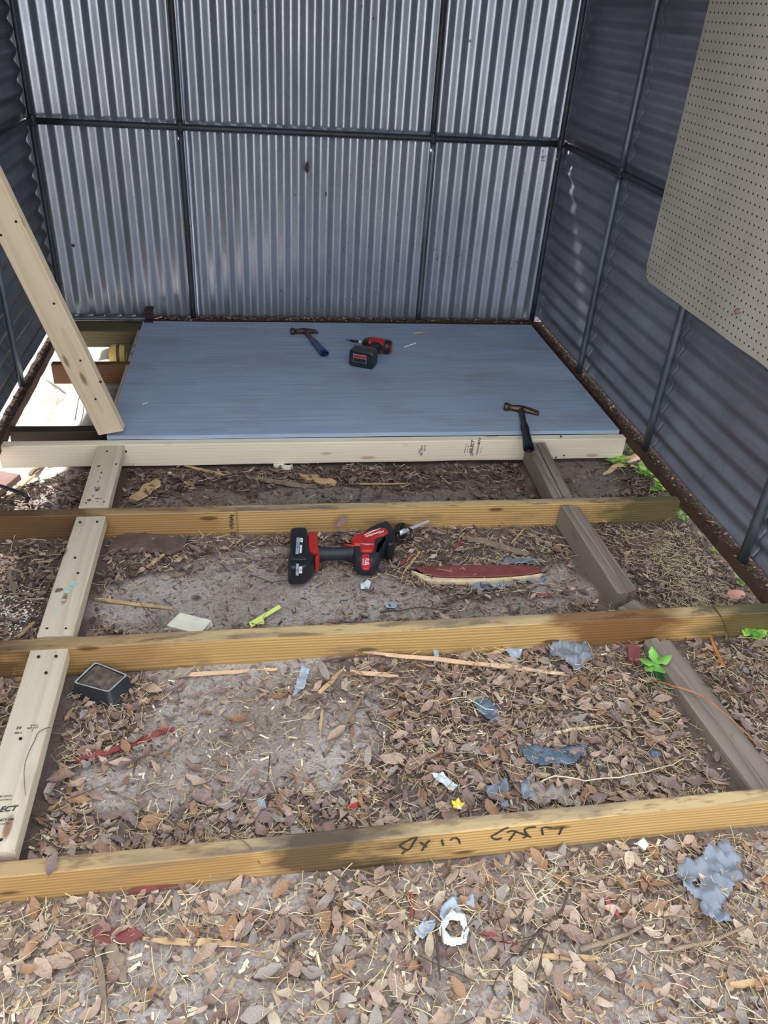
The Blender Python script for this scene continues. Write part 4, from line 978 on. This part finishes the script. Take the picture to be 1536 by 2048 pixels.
SP = [ # name, px0, px1, width, thick, mat, label, taper
 ('wood_splinter', (680,1298), (1130,1347), .016, .006, 'chipfresh', 'longest pale splinter running along the front of the middle joist', (.2,.2)),
 ('wood_splinter', (988,1327), (1140,1352), .010, .005, 'straw', 'thin pale splinter under the end of the longest splinter', (.3,.1)),
 ('wood_splinter', (352,1352), (497,1342), .014, .005, 'chipfresh', 'pale splinter on the sand right of the black tray', (.3,.6)),
 ('wood_splinter', (527,1339), (555,1339), .010, .005, 'chipfresh', 'short broken tip of pale splinter on the bare sand', (.6,.2)),
 ('wood_splinter', (700,1343), (797,1352), .016, .006, 'chipfresh', 'short pointed fresh splinter below the longest splinter', (.1,.1)),
 ('wood_splinter', (685,1340), (625,1400), .014, .006, 'chip', 'brown splinter slanting in the middle of the sand patch', (.4,.5)),
 ('wood_splinter', (727,1390), (648,1510), .015, .006, 'chipgrey', 'long grey splinter slanting over the bare sand', (.3,.3)),
 ('wood_splinter', (645,1418), (640,1472), .010, .005, 'chip', 'short upright splinter beside the long grey one', (.2,.2)),
 ('wood_splinter', (190,1199), (345,1216), .014, .006, 'chip', 'curved pale splinter right of the turquoise-marked board', (.3,.2)),
 ('wood_splinter', (295,1135), (330,1107), .016, .006, 'chip', 'short splinter below the dark half-buried board', (.6,.5)),
 ('wood_splinter', (930,1074), (1057,1107), .030, .012, 'chipgrey', 'grey board splinter between the saw blade and the orange leaf', (.4,.9)),
 ('wood_splinter', (1022,1088), (1046,1060), .008, .004, 'chip', 'small stick behind the grey board splinter', (.4,.4)),
 ('wood_splinter', (806,1147), (840,1104), .009, .005, 'chip', 'thin brown stick leaning at the left end of the red painted piece', (.4,.5)),
 ('red_splinter', (797,1130), (832,1108), .018, .006, 'redwood', 'red splinter between the saw and the red painted piece', (.3,.8)),
 ('red_splinter', (1068,1189), (1104,1191), .012, .005, 'redwood2', 'small straight red splinter left of the grey timbers', (.8,.8)),
 ('red_splinter', (903,1098), (930,1080), .016, .005, 'redwood', 'small red-brown chip right of the saw blade', (.7,.7)),
 ('red_splinter', (150,1524), (348,1458), .022, .008, 'redwood2', 'long bright-red splinter right of the stamped board', (.3,.3)),
 ('red_splinter', (186,1866), (285,1874), .040, .008, 'redwood', 'dark-red flat piece in the lower left foreground', (.7,.2)),
 ('wood_splinter', (285,1878), (500,1890), .016, .006, 'chip', 'long pale splinter pointing right from the dark-red piece', (.3,.2)),
 ('wood_splinter', (194,1880), (212,2046), .015, .007, 'chipgrey', 'long upright brown stick in the lower left corner', (.7,.9)),
 ('wood_splinter', (220,1880), (250,1965), .030, .008, 'chipgrey', 'broad grey splinter beside the upright brown stick', (.7,.3)),
 ('red_splinter', (258,1785), (358,1762), .020, .006, 'redwood', 'dusty red strip below the front face of the nearest joist', (.3,.3)),
 ('red_splinter', (1208,1793), (1240,1835), .016, .006, 'redwood2', 'small bright-red splinter in the right foreground', (.5,.5)),
 ('red_splinter', (965,1865), (1040,1892), .012, .005, 'redwood2', 'thin red splinter right of the white plastic ring', (.4,.3)),
 ('red_splinter', (824,1785), (824,1842), .010, .005, 'redwood2', 'narrow upright red sliver above the blue plastic scraps', (.4,.4)),
 ('wood_splinter', (1075,1912), (1200,1918), .014, .006, 'chip', 'pale stick lying level in the lower right foreground', (.5,.5)),
 ('wood_splinter', (1070,1832), (1108,1895), .018, .008, 'chipgrey', 'grey stick slanting above the level pale stick', (.5,.6)),
 ('wood_splinter', (1460,1972), (1536,1960), .016, .008, 'chip', 'pale stick at the right edge of the foreground', (.4,.9)),
 ('wood_splinter', (1135,1300), (1180,1255), .018, .012, 'bark', 'brown bark stick behind the grey plastic bag', (.6,.6)),
 ('wood_splinter', (975,1312), (1040,1285), .016, .007, 'chip', 'broad straw-coloured splinter pointing at the middle joist', (.3,.6)),
 ('wood_splinter', (1075,1470), (1215,1450), .010, .005, 'straw', 'thin level straw stick above the blue plastic piece', (.3,.3)),
 ('wood_splinter', (1418,1268), (1450,1340), .012, .006, 'vine', 'split orange stick at the right between timber and joist', (.5,.3)),
 ('wood_splinter', (1448,1345), (1530,1440), .014, .010, 'bark', 'dark brown stick right of the half-buried timber', (.5,.8)),
 ('wood_splinter', (370,931), (455,952), .014, .006, 'chip', 'pale splinter on the dark soil below the front joist', (.5,.3)),
 ('wood_splinter', (500,955), (635,975), .030, .010, 'chipgrey', 'long weathered splinter in the dark soil strip', (.2,.3)),
 ('wood_splinter', (600,952), (672,968), .040, .012, 'chip', 'broad split piece of wood in the dark soil strip', (.3,.9)),
 ('wood_splinter', (705,968), (825,967), .008, .004, 'chip', 'thin level stick right of the broad split piece', (.4,.2)),
 ('wood_splinter', (338,945), (358,954), .014, .008, 'chipwhite', 'tiny pale block on the dark soil strip', (.9,.9)),
 ('wood_splinter', (548,930), (582,936), .030, .014, 'chipwhite', 'white wood chip just below the pale front joist', (.5,.9)),
 ('wood_splinter', (265,1000), (318,962), .060, .010, 'chip', 'broad tan wood slab on the dark soil beside the short flat board', (.8,.7)),
 ('wood_splinter', (366,970), (392,966), .040, .005, 'l_orange', 'orange pointed chip on the dark soil strip', (.9,.1)),
 ('wood_splinter', (1205,948), (1275,915), .030, .010, 'chipfresh', 'split pale piece of wood among the weeds by the right sill', (.3,.8)),
 ('wood_splinter', (1235,920), (1278,912), .030, .010, 'chip', 'smaller pale wood piece behind the split one among the weeds', (.8,.8)),
 ('wood_splinter', (60,950), (85,925), .018, .010, 'chipgrey', 'grey stick under the left end of the front joist', (.8,.8)),
 ('wood_splinter', (12,1000), (70,950), .014, .006, 'chip', 'pale stick below the left end of the front joist', (.4,.4)),
 ('wood_splinter', (18,1145), (32,1195), .016, .010, 'chipgrey', 'grey upright stick left of the turquoise-marked board', (.8,.6)),
 ('wood_splinter', (45,1262), (105,1160), .008, .005, 'bark', 'thin dark stick left of the turquoise-marked board', (.5,.5)),
 ('wood_splinter', (35,1275), (70,1245), .014, .006, 'chip', 'short pale stick behind the left end of the middle joist', (.5,.5)),
]
for i, (nm, a, b, w, th, m, lab, tp) in enumerate(SP): splinter(nm, a, b, w*.8, th, m, lab, 'splinter', tp, .010, seed=i*1.7)
# dark board half buried, red chip block, white wood block
splinter('half_buried_board', (222,1090), (372,1092), .085, .022, 'chipdark', 'dark weathered board half buried right of the flat boards', 'board', (.9,.55), .010, seed=3.3)
tag(board('red_wood_chip', gp(1269,1290,.028), gp(1271,1322,.024), .034, .014, 'redwood', seed=51, nseg=4, rough=.002), 'square red-brown wood chip left of the seedling', 'wood chip')
tag(board('wood_offcut', gp(344,1234,.034), gp(412,1251,.030), .062, .022, 'chipwhite', seed=52, nseg=6, rough=.003, endjit=.03), 'rough white wood offcut behind the middle joist', 'wood offcut')
splinter('bark_slab', (1256,1092), (1325,1086), .06, .014, 'bark', 'brown bark slab between the grey timbers and the right sill', 'bark', (.8,.6), .010, seed=8.3)
tag(board('reddish_board', (-.355, -1.24, .006), (-.50, -1.62, .004), .13, .022, 'copper', seed=61, rough=.002), 'faded reddish board lying on the pale sand at the left edge', 'board')
# black bent rod at the far left
tag(tube('bent_rod', [PZ(-30, 962, .05), PZ(10, 975, .045), PZ(36, 984, .04), PZ(50, 990, .035), PZ(57, 996, .025), PZ(54, 1003, .01)], .006, 'black', loc=PZ(20, 980, .04)), 'black bent metal rod poking in at the left edge', 'rod')
# yellow log
c = PZ(237, 722, -.03)
lg = empty('yellow_log', (c.x, c.y, -.045)); tag(lg, 'pale yellow log end lying on white sand under the floor', 'log')
D = loft([((-.035, .0, .045), YV, ZV, .030, .036), ((-.030, .0, .045), YV, ZV, .042, .048), ((.0, .0, .046), YV, ZV, .044, .052), ((.028, .0, .045), YV, ZV, .042, .048), ((.036, 0, .045), YV, ZV, .034, .040)], 18, 2.1)
part('log_body', D, 'yellowlog', lg, True); part('dark_band', loft([((.000,0,.046), YV, ZV, .0446, .0526), ((.014,0,.046), YV, ZV, .0440, .0515)], 18, 2.1), 'chipdark', lg, True)
# black tray full of soil
def trayq(cx, cy, z): return PZ(120+cx/8.533, 1280+cy/8.533, z)
ty = empty('plastic_tray', (trayq(700, 650, 0).x, trayq(700, 650, 0).y, 0)); tag(ty, 'square black plastic tray filled with soil beside the stamped board', 'tray'); bpy.context.view_layer.update()
top = [trayq(*p, .034) for p in ((600,375),(1160,600),(830,900),(225,735))]
cen = sum(top, Vector())/4; bot = [cen+(p-cen)*1.14-Z*.034 for p in top]; inn = [cen+(p-cen)*.93 for p in top]; innb = [cen+(p-cen)*.95-Z*.012 for p in top]
def ringed(rings, n=6, rad=.10):
    V, Fc = [], []; m = 0
    for R_ in rings:
        row = []
        for i in range(4):
            p, a, b = R_[i], R_[i-1], R_[(i+1) % 4]
            for k in range(n+1):
                t = k/n; s0 = p+(a-p)*rad*(1-t)**1.0*(1 if t < 1 else 0); 
                A_, B_ = p+(a-p)*rad, p+(b-p)*rad; row.append(A_*(1-t)**2+p*2*t*(1-t)+B_*t*t)
        m = len(row); V += row
    for r in range(len(rings)-1):
        for i in range(m): a = r*m+i; b = r*m+(i+1) % m; Fc.append((a, b, b+m, a+m))
    return V, Fc, m
fl = [p+Z*.001+(p-cen).normalized()*.008 for p in bot]
V, Fc, m = ringed([fl, bot, top, [p+(cen-p).normalized()*.003+Z*.002 for p in top], inn, innb]); o = mesh_obj('tray_body', V, Fc, 'black', None, True); under(o, ty)
V, Fc, m = ringed([[p+Z*.0015 for p in top], [p+(cen-p).normalized()*.003+Z*.0035 for p in top], [p+(cen-p).normalized()*.006+Z*.001 for p in top]]); o = mesh_obj('scuffed_rim', V, Fc, 'trayrim', None, True); under(o, ty); o['label'] = 'pale scuffed rim'
V, Fc, m = ringed([[cen+(p-cen)*.945 for p in top], [cen+(p-cen)*.7+Z*.001 for p in top], [cen+(p-cen)*.4+Z*.004 for p in top], [cen+(p-cen)*.05+Z*.003 for p in top]])
V = [v-Z*.005+Z*(.003*noise.noise(v*60)) for v in V]; Fc.append(tuple(range(3*m, 4*m))); o = mesh_obj('soil_fill', V, Fc, 'soil', None, True); under(o, ty)
# curled leaf beside tray
put_leaf(gp(160, 1310).x, gp(160, 1310).y, .07, 'mauve', .6, 3, rnd, .03, label='big curled mauve leaf wedged between stamped board and middle joist')

# lime green strips
lm = empty('lime_strip', gp(530, 1232)); tag(lm, 'bright lime-green folded strip standing behind the middle joist', 'strip'); bpy.context.view_layer.update()
def ribbon(nm, pts, w, mat, parent):
    V, Fc = [], []
    for i, p in enumerate(pts):
        a = pts[max(i-1, 0)]; b = pts[min(i+1, len(pts)-1)]; t = (b-a).normalized(); s = t.cross(Vector((0,-.6,.8))).normalized()*(w/2)
        V += [p+s, p-s]
    for i in range(len(pts)-1): q = 2*i; Fc.append((q, q+1, q+3, q+2))
    o = mesh_obj(nm, V, Fc, mat, None); md = o.modifiers.new('th', 'SOLIDIFY'); md.thickness = .0015; under(o, parent); return o
ribbon('strip', [gp(500, 1248, .005), gp(528, 1232, .02), gp(560, 1213, .022)], .011, 'lime', lm)
ribbon('strip', [gp(500, 1250, .005), gp(512, 1244, .010), gp(528, 1242, .012)], .016, 'lime', lm)

# ------------------------------------------------------------------ plastic scraps
scrap('plastic_bag_scrap', [(1098,1305),(1105,1285),(1128,1280),(1150,1283),(1165,1272),(1172,1290),(1188,1312),(1172,1322),(1168,1336),(1150,1340),(1128,1322),(1105,1318)], 'plastic', 'crumpled grey plastic scrap at the front of the middle joist', h=.02, seed=1, z=.012)
scrap('plastic_bag_scrap', [(945,1405),(960,1398),(975,1402),(998,1420),(992,1444),(975,1440),(958,1425)], 'plasticb', 'small blue-grey ribbed plastic scrap in the middle of the litter', h=.008, seed=2, z=.012)
scrap('plastic_bag_scrap', [(1040,1490),(1075,1489),(1110,1500),(1140,1495),(1175,1488),(1165,1505),(1150,1528),(1110,1528),(1080,1532),(1055,1522),(1045,1505)], 'plasticb', 'flat blue printed plastic strip between the nearest and middle joists', h=.006, seed=3, z=.014)
scrap('plastic_bag_scrap', [(970,1580),(1000,1570),(1012,1555),(1016,1585),(1008,1600),(1020,1615),(1005,1618),(985,1600),(972,1592)], 'plastic', 'crumpled dark grey plastic scrap just behind the nearest joist', h=.02, seed=4, z=.012)
scrap('plastic_bag_scrap', [(1038,1560),(1060,1555),(1068,1580),(1070,1600),(1045,1598)], 'plastic', 'small torn grey plastic bit right of the dark crumpled scrap', h=.016, seed=5, z=.012)
scrap('plastic_bag_scrap', [(1300,1500),(1312,1488),(1320,1502),(1318,1516),(1302,1518)], 'plasticb', 'little blue plastic bit left of the half-buried timber', h=.012, seed=6, z=.012)
scrap('plastic_bag_scrap', [(1352,1735),(1372,1722),(1402,1720),(1408,1700),(1440,1690),(1438,1672),(1460,1690),(1478,1712),(1478,1745),(1488,1770),(1475,1765),(1468,1775),(1452,1800),(1440,1820),(1465,1845),(1440,1850),(1418,1845),(1400,1835),(1396,1800),(1380,1790),(1362,1778)], 'plastic', 'largest grey plastic bag scrap in the right foreground', h=.03, seed=7, res=30, z=.014, holes=[[(1385,1765),(1398,1760),(1398,1775),(1385,1778)]])
scrap('plastic_bag_scrap', [(878,1840),(882,1815),(900,1800),(925,1793),(948,1790),(948,1820),(920,1822),(900,1832),(888,1850)], 'plasticl', 'pale blue plastic strip curving above the white ring', h=.016, seed=8, z=.012)
scrap('plastic_bag_scrap', [(826,1858),(842,1850),(848,1830),(852,1845),(872,1842),(868,1860),(845,1880),(832,1872)], 'plasticl', 'pale blue plastic bit left of the white ring', h=.016, seed=9, z=.012)
scrap('plastic_ring', [(878,1862),(884,1840),(905,1822),(930,1832),(930,1842),(938,1862),(932,1886),(905,1894),(885,1886)], 'plasticw', 'torn white plastic ring in the foreground', 'plastic ring', h=.010, seed=10, z=.014, res=30, holes=[[(890,1860),(900,1842),(918,1842),(926,1858),(922,1874),(900,1878)]])
scrap('plastic_bag_scrap', [(585,1395),(595,1355),(605,1330),(620,1340),(610,1375)], 'plasticl', 'thin clear plastic sliver on the bare sand', h=.01, seed=11)
scrap('plastic_bag_scrap', [(985,1135),(1010,1118),(1050,1115),(1085,1122),(1075,1130),(1000,1130)], 'plastic', 'grey plastic film behind the red painted piece', h=.014, seed=12)
scrap('plastic_bag_scrap', [(940,1170),(970,1158),(1040,1155),(1090,1155),(1092,1170),(1040,1165),(1000,1180),(945,1182)], 'plastic', 'grey plastic film in front of the red painted piece', h=.014, seed=13)
scrap('plastic_bag_scrap', [(862,1550),(885,1545),(900,1560),(915,1572),(905,1585),(880,1568)], 'plasticw', 'white torn plastic bit above the yellow flower', h=.014, seed=14, z=.014)
scrap('plastic_bag_scrap', [(505,1605),(530,1600),(532,1618),(510,1620)], 'plasticl', 'small pale blue plastic bit in the leaves behind the nearest joist', h=.012, seed=15, z=.014)
scrap('plastic_bag_scrap', [(700,1800),(722,1795),(724,1812),(706,1822)], 'plasticl', 'faint translucent plastic bit on sand in the foreground', h=.01, seed=16, z=.012)
scrap('plastic_bag_scrap', [(720,1168),(736,1160),(742,1164),(738,1178),(722,1178)], 'plasticw', 'small white scrap in front of the saw', h=.006, seed=17, z=.01)
scrap('plastic_bag_scrap', [(766,1208),(780,1204),(796,1206),(792,1216),(772,1216)], 'plasticl', 'tiny pale blue scrap behind the middle joist', h=.006, seed=18, z=.01)
scrap('plastic_bag_scrap', [(1265,1690),(1285,1680),(1298,1690),(1290,1702)], 'plasticw', 'small whitish scrap in front of the nearest joist', h=.012, seed=19, z=.014)
scrap('plastic_bag_scrap', [(865,1285),(878,1288),(876,1325),(868,1330)], 'plasticl', 'narrow pale blue strip under the longest splinter', h=.01, seed=20, z=.012)
scrap('plastic_bag_scrap', [(1010,1300),(1030,1295),(1045,1300),(1038,1318),(1020,1315)], 'plasticl', 'pale green-grey leaf-like scrap left of the grey plastic', h=.008, seed=22, z=.016)
scrap('plastic_bag_scrap', [(1040,1575),(1075,1570),(1180,1582),(1150,1592),(1090,1612),(1065,1608)], 'l_greyb', 'thin grey papery scrap lying along the nearest joist', h=.02, seed=21, z=.012)
# flower
fl_ = empty('yellow_flower', gp(915, 1612, .02)); tag(fl_, 'tiny yellow blossom with a white petal behind the nearest joist', 'flower')
for i in range(5):
    a = i*2*PI/5; v, f = leaf_data(.016, .6, .2, .2, 0, 4); part('petal', (rot_to(v, Vector((math.cos(a)*.008, math.sin(a)*.008, .004)), a, -.3, 0), f), 'yellow' if i < 4 else 'white', fl_, True)
v, f = leaf_data(.03, .5, .2, .2, 0, 5); o = mesh_obj('red_leaf', rot_to(v, Vector((0,0,0)), .4, 0, 0), f, 'redleaf', None, True); o.location = gp(705, 1612, .02); tag(o, 'small crimson leaf behind the nearest joist', 'leaf')
# stone
def stone(px, py, r, mat, label, seed):
    bm = bmesh.new(); bmesh.ops.create_icosphere(bm, subdivisions=3, radius=1)
    for v in bm.verts: v.co *= 1+.22*noise.noise(v.co*1.3+Vector((seed, 0, 0))); v.co = Vector((v.co.x*r, v.co.y*r*.65, v.co.z*r*.5))
    V = [v.co.copy() for v in bm.verts]; Fc = [[v.index for v in f.verts] for f in bm.faces]; bm.free(); o = mesh_obj('stone', V, Fc, mat, None, True); o.location = gp(px, py, r*.3); tag(o, label, 'stone')
stone(1471, 1190, .030, 'pink', 'smooth pink stone near the right sill', 1)

# ------------------------------------------------------------------ twigs traced singly
TW = [([(540,1512),(536,1560),(515,1590)], .0018, 'twig', 'upright dark twig at the edge of the sand patch'), ([(733,1425),(758,1470),(795,1505)], .0022, 'twig', 'dark twig slanting right of the sand patch'),
      ([(905,1510),(880,1508),(845,1530),(812,1560),(770,1600)], .0025, 'twig', 'long curved dark twig left of the blue plastic strip'), ([(985,1485),(1010,1500),(1045,1560)], .0018, 'twig', 'dark twig rising beside the blue plastic strip'),
      ([(875,1375),(910,1400),(940,1430),(1000,1455)], .0022, 'twig', 'dark twig behind the small ribbed plastic scrap'), ([(895,1400),(930,1395),(970,1418),(1005,1425)], .0016, 'straw3', 'white thread-like stem over the ribbed plastic scrap'),
      ([(1080,1565),(1110,1552),(1170,1562),(1240,1555),(1290,1545),(1345,1530),(1372,1515)], .0022, 'straw3', 'long pale curving stem in front of the half-buried timber'),
      ([(1310,1363),(1345,1372),(1400,1390),(1440,1420),(1480,1455),(1512,1490)], .0026, 'vine', 'orange vine crossing the half-buried timber'),
      ([(1330,1252),(1370,1250),(1420,1268),(1470,1290),(1536,1315)], .002, 'twig', 'dark vine draped along the front of the middle joist'), ([(1360,1236),(1372,1280),(1352,1292),(1300,1310)], .0018, 'twig', 'twig bending under the right part of the middle joist'),
      ([(1425,1200),(1450,1245),(1475,1290),(1475,1310),(1450,1340),(1400,1350)], .002, 'twig', 'dark vine looping over the middle joist'),
      ([(1110,1040),(1140,1035),(1165,1045),(1192,1048)], .0025, 'bark', 'brown twig hooked over the grey weathered timbers'), ([(1325,1040),(1360,1085),(1395,1130),(1420,1170),(1430,1205)], .002, 'twig', 'long dark twig lying towards the right sill'),
      ([(1215,1065),(1240,1110),(1245,1170)], .002, 'twig', 'dark twig crossing the far end of the grey timbers'), ([(842,1082),(862,1092),(880,1105),(892,1128)], .0022, 'twig', 'forked twig behind the red painted piece'),
      ([(895,1210),(930,1195),(1000,1185)], .002, 'twig', 'dark root in the mulch behind the middle joist'), ([(460,1640),(500,1690),(560,1735)], .0014, 'bark', 'thin reddish stem hanging over the nearest joist'),
      ([(1160,1900),(1210,1885),(1255,1868),(1290,1850),(1310,1845)], .006, 'chipgrey', 'grey branch in the lower right foreground'), ([(1050,1755),(1075,1800),(1100,1785),(1140,1740)], .0012, 'straw3', 'looping white stem in the foreground litter'),
      ([(1040,1910),(1080,1862),(1125,1820),(1135,1790),(1120,1760)], .0035, 'twig', 'long dark branch rising through the right foreground'), ([(872,1860),(878,1940),(880,1960)], .003, 'twig', 'dark stick below the white plastic ring'),
      ([(0,1500),(30,1470),(52,1420),(60,1400)], .001, 'twig', 'hair-thin root on the stamped board'), ([(150,840),(165,760),(170,735)], .002, 'twig', 'dark wire standing on the white sand'),
      ([(75,752),(112,778)], .005, 'straw', 'yellow straw lying on the white sand by the left wall'), ([(760,1225),(800,1222),(840,1215),(900,1222)], .0025, 'twig', 'dark root along the back of the middle joist'),
      ([(500,1150),(540,1165),(610,1160)], .0018, 'twig', 'twig in front of the saw battery'), ([(1345,1900),(1420,1885),(1500,1850)], .005, 'chipgrey', 'grey curved branch at the lower right'), ([(640,1325),(700,1315),(770,1312)], .003, 'twig', 'dark curved root in front of the middle joist')]
for i, (pts, r_, m, lab) in enumerate(TW):
    P = [gp(*p, .016) for p in pts]
    if 'stamped board' in lab: P = [PZ(*p, .0905) for p in ((100,1455),(78,1464),(70,1480),(52,1520),(48,1545),(51,1590))]
    if 'over the nearest joist' in lab: P = [gp(*pts[0], .02), PZ(466,1668,.088), PZ(500,1694,.088), PY(520,1728,-2.876)]
    if 'over the middle joist' in lab: P = [gp(1420,1195,.03), PZ(1428,1215,.088), PZ(1445,1240,.088), PY(1452,1262,-2.27), gp(1475,1300,.02), gp(1450,1340,.02)]
    if 'vine crossing' in lab: P = [gp(*pts[0], .02)]+[PZ(*p, .034) for p in pts[1:-1]]+[gp(*pts[-1], .016)]
    # smooth it
    Q = []
    for a, b in zip(P, P[1:]):
        for k in range(4): t = k/4; Q.append(a.lerp(b, t)+Vector((0,0,.003*math.sin(t*PI))))
    Q.append(P[-1]); n_ = len(Q)
    tag(tube('twig', Q, [r_*(1-.5*k/n_) for k in range(n_)], m, None, 6, loc=P[0]), lab, 'twig')

# ------------------------------------------------------------------ plants
def leafat(p, L_, wr, yaw, pitch, mat, parent, curl=.15, nm='leaf', fold=.25, roll=0):
    v, f = leaf_data(1.0, wr, curl, fold, 0, 7); v = [x*L_+Vector((L_*.5, 0, 0)) for x in v]
    m = Matrix.Rotation(yaw, 3, 'Z') @ Matrix.Rotation(-pitch, 3, 'Y') @ Matrix.Rotation(roll, 3, 'X'); o = mesh_obj(nm, [m @ x + p for x in v], f, mat, parent, True)
    md = o.modifiers.new('th', 'SOLIDIFY'); md.thickness = .0006; return o
sd_ = gp(1304, 1352); seed_ = empty('seedling', sd_); tag(seed_, 'green broad-leaved seedling beside the half-buried timber', 'plant')
tube('stem', [(0,0,-.005), (.002,.002,.02), (.0,.004,.042)], [.0022, .002, .0015], 'green', seed_, 6)
for (yaw, pt_, L_, m, z) in ((1.5,.4,.034,'green',.042), (3.0,.25,.036,'green',.040), (.15,.3,.036,'green',.042), (3.7,.1,.034,'green',.036), (4.75,.2,.036,'green',.040), (4.35,-.5,.048,'greendk',.030), (5.15,-.45,.056,'greendk',.030)):
    leafat(Vector((0,.004,z)), L_*1.4, .62, yaw, pt_, m, seed_)
def weeds(px, py, n, r, hh, label, seed, mats=('greenlt','green'), z0=None, Ls=(.022, .042), nm='weed_clump', loc=None):
    rn = random.Random(seed); c = gp(px, py) if loc is None else Vector(loc); r0 = empty(nm, c); tag(r0, label, 'weeds')
    for i in range(n):
        a = rn.uniform(0, 2*PI); d_ = r*math.sqrt(rn.random()); x, y = d_*math.cos(a), d_*math.sin(a); h_ = hh*rn.uniform(.4, 1)
        tube('stem', [(x*.6, y*.6, -.006), (x*.85, y*.85, h_*.5), (x, y, h_)], .0009, mats[-1], r0, 5)
        for k in range(3): leafat(Vector((x, y, h_)), rn.uniform(*Ls), .75, a+k*2.09+rn.uniform(-.4, .4), rn.uniform(-.1, .5), rn.choice(mats), r0, curl=.05)
weeds(1262, 905, 12, .05, .07, 'bright green weed clump at the right end of the pale front joist', 1)
weeds(1228, 928, 7, .035, .035, 'small green weed clump under the right end of the pale front joist', 2)
weeds(1292, 955, 12, .05, .06, 'leafy green weed clump along the right sill behind the far joist', 3)
weeds(1325, 985, 10, .045, .05, 'bright weed clump where the far joist meets the right sill', 4, mats=('greenlt','greenlt','green'))
weeds(1345, 1035, 4, .03, .06, 'broad green vine leaves at the mossy end of the far joist', 5, mats=('green',), Ls=(.03, .045))
weeds(1475, 1165, 5, .035, .03, 'low green weed sprouts near the pink stone', 6, Ls=(.012,.022))
weeds(1500, 1278, 5, .035, .035, 'green leaves at the right end of the middle joist', 7, mats=('green','greenlt'), Ls=(.02,.04))
weeds(1375, 1050, 3, .02, .04, 'small sprout just right of the vine leaves', 8, Ls=(.01, .02))
def tuft(px, py, n, L_, label, seed, mats=('greenlt','lime')):
    rn = random.Random(seed); c = gp(px, py); r0 = empty('grass_tuft', c); tag(r0, label, 'grass')
    for i in range(n):
        a = rn.uniform(0, 2*PI); l = L_*rn.uniform(.6, 1.1); sp_ = rn.uniform(.3, .9)
        P = [Vector((0,0,-.004)), Vector((math.cos(a)*l*.35*sp_, math.sin(a)*l*.35*sp_, l*.5)), Vector((math.cos(a)*l*sp_, math.sin(a)*l*sp_, l*.7))]
        tube('blade', P, [.0012, .0011, .0003], rn.choice(mats), r0, 4)
tuft(1428, 1108, 16, .045, 'bright green grass tuft beside the right sill', 1); tuft(1400, 1075, 10, .03, 'pale grass tuft between vine leaves and bright tuft', 2, ('straw3','greenlt')); tuft(1500, 1185, 10, .035, 'thin grass tuft right of the pink stone', 3, ('greenlt','straw3'))
# weeds growing outside the walls, seen through the gap under the right sill
for i in range(5): weeds(0, 0, 9, .09, .06, ('weed clump outside the shed beyond the right sill, '+('farthest','second farthest','middle','second nearest','nearest')[i]+' of the row'), 60+i, loc=(2.16, -.95-i*.32, gz(2.16, -.95-i*.32)), mats=('green','greenlt'))

crumbs('paint_flakes', lambda r: ((lambda p: (p.x, p.y))(PZ(r.gauss(35, 28), r.gauss(1225, 26), 0))), 300, .0015, .005, ['white', 'straw3', 'white'], 'white flakes scattered on the ground left of the turquoise-marked board', 'flakes', lambda x, y: gz(x, y)+.004, 31)
strips('dry_grass', 1100, random.Random(32), .012, .06, .0008, .002, ['straw3', 'straw', 'l_pale'], 'pale dry grass giving the ground along the right sill a sunlit look', 'dry grass', 1, region=lambda r: (r.gauss(1.86, .06), r.uniform(-2.2, -1.72)), zt=.02)  # pale grass thickened here so its colour carries the sunny brightness
# ------------------------------------------------------------------ light
sun = bpy.data.lights.new('sun', 'SUN'); sun.energy = 9.0; sun.angle = math.radians(4); sun.color = (1, .96, .9)
so = bpy.data.objects.new('sun', sun); COL.objects.link(so)
dv = Vector((1.0, -.36, -.42)).normalized(); so.rotation_euler = dv.to_track_quat('-Z', 'Y').to_euler()
w = bpy.data.worlds.new('sky'); sc.world = w; w.use_nodes = True; nt = w.node_tree; bg = nt.nodes['Background']
tc = nt.nodes.new('ShaderNodeTexCoord'); sx = nt.nodes.new('ShaderNodeSeparateXYZ'); nt.links.new(tc.outputs['Generated'], sx.inputs[0])
rp = nt.nodes.new('ShaderNodeValToRGB'); e = rp.color_ramp.elements; e[0].position = .48; e[0].color = (.80,.80,.78,1); e[1].position = .75; e[1].color = (.88,.94,1.0,1)
mr = nt.nodes.new('ShaderNodeMapRange'); mr.inputs[1].default_value = -1; mr.inputs[2].default_value = 1; nt.links.new(sx.outputs[2], mr.inputs[0]); nt.links.new(mr.outputs[0], rp.inputs[0])
nt.links.new(rp.outputs[0], bg.inputs['Color']); bg.inputs['Strength'].default_value = 1.6
sc.view_settings.exposure = 0.6
sc.cycles.max_bounces = 8
sc.cycles.use_adaptive_sampling = True
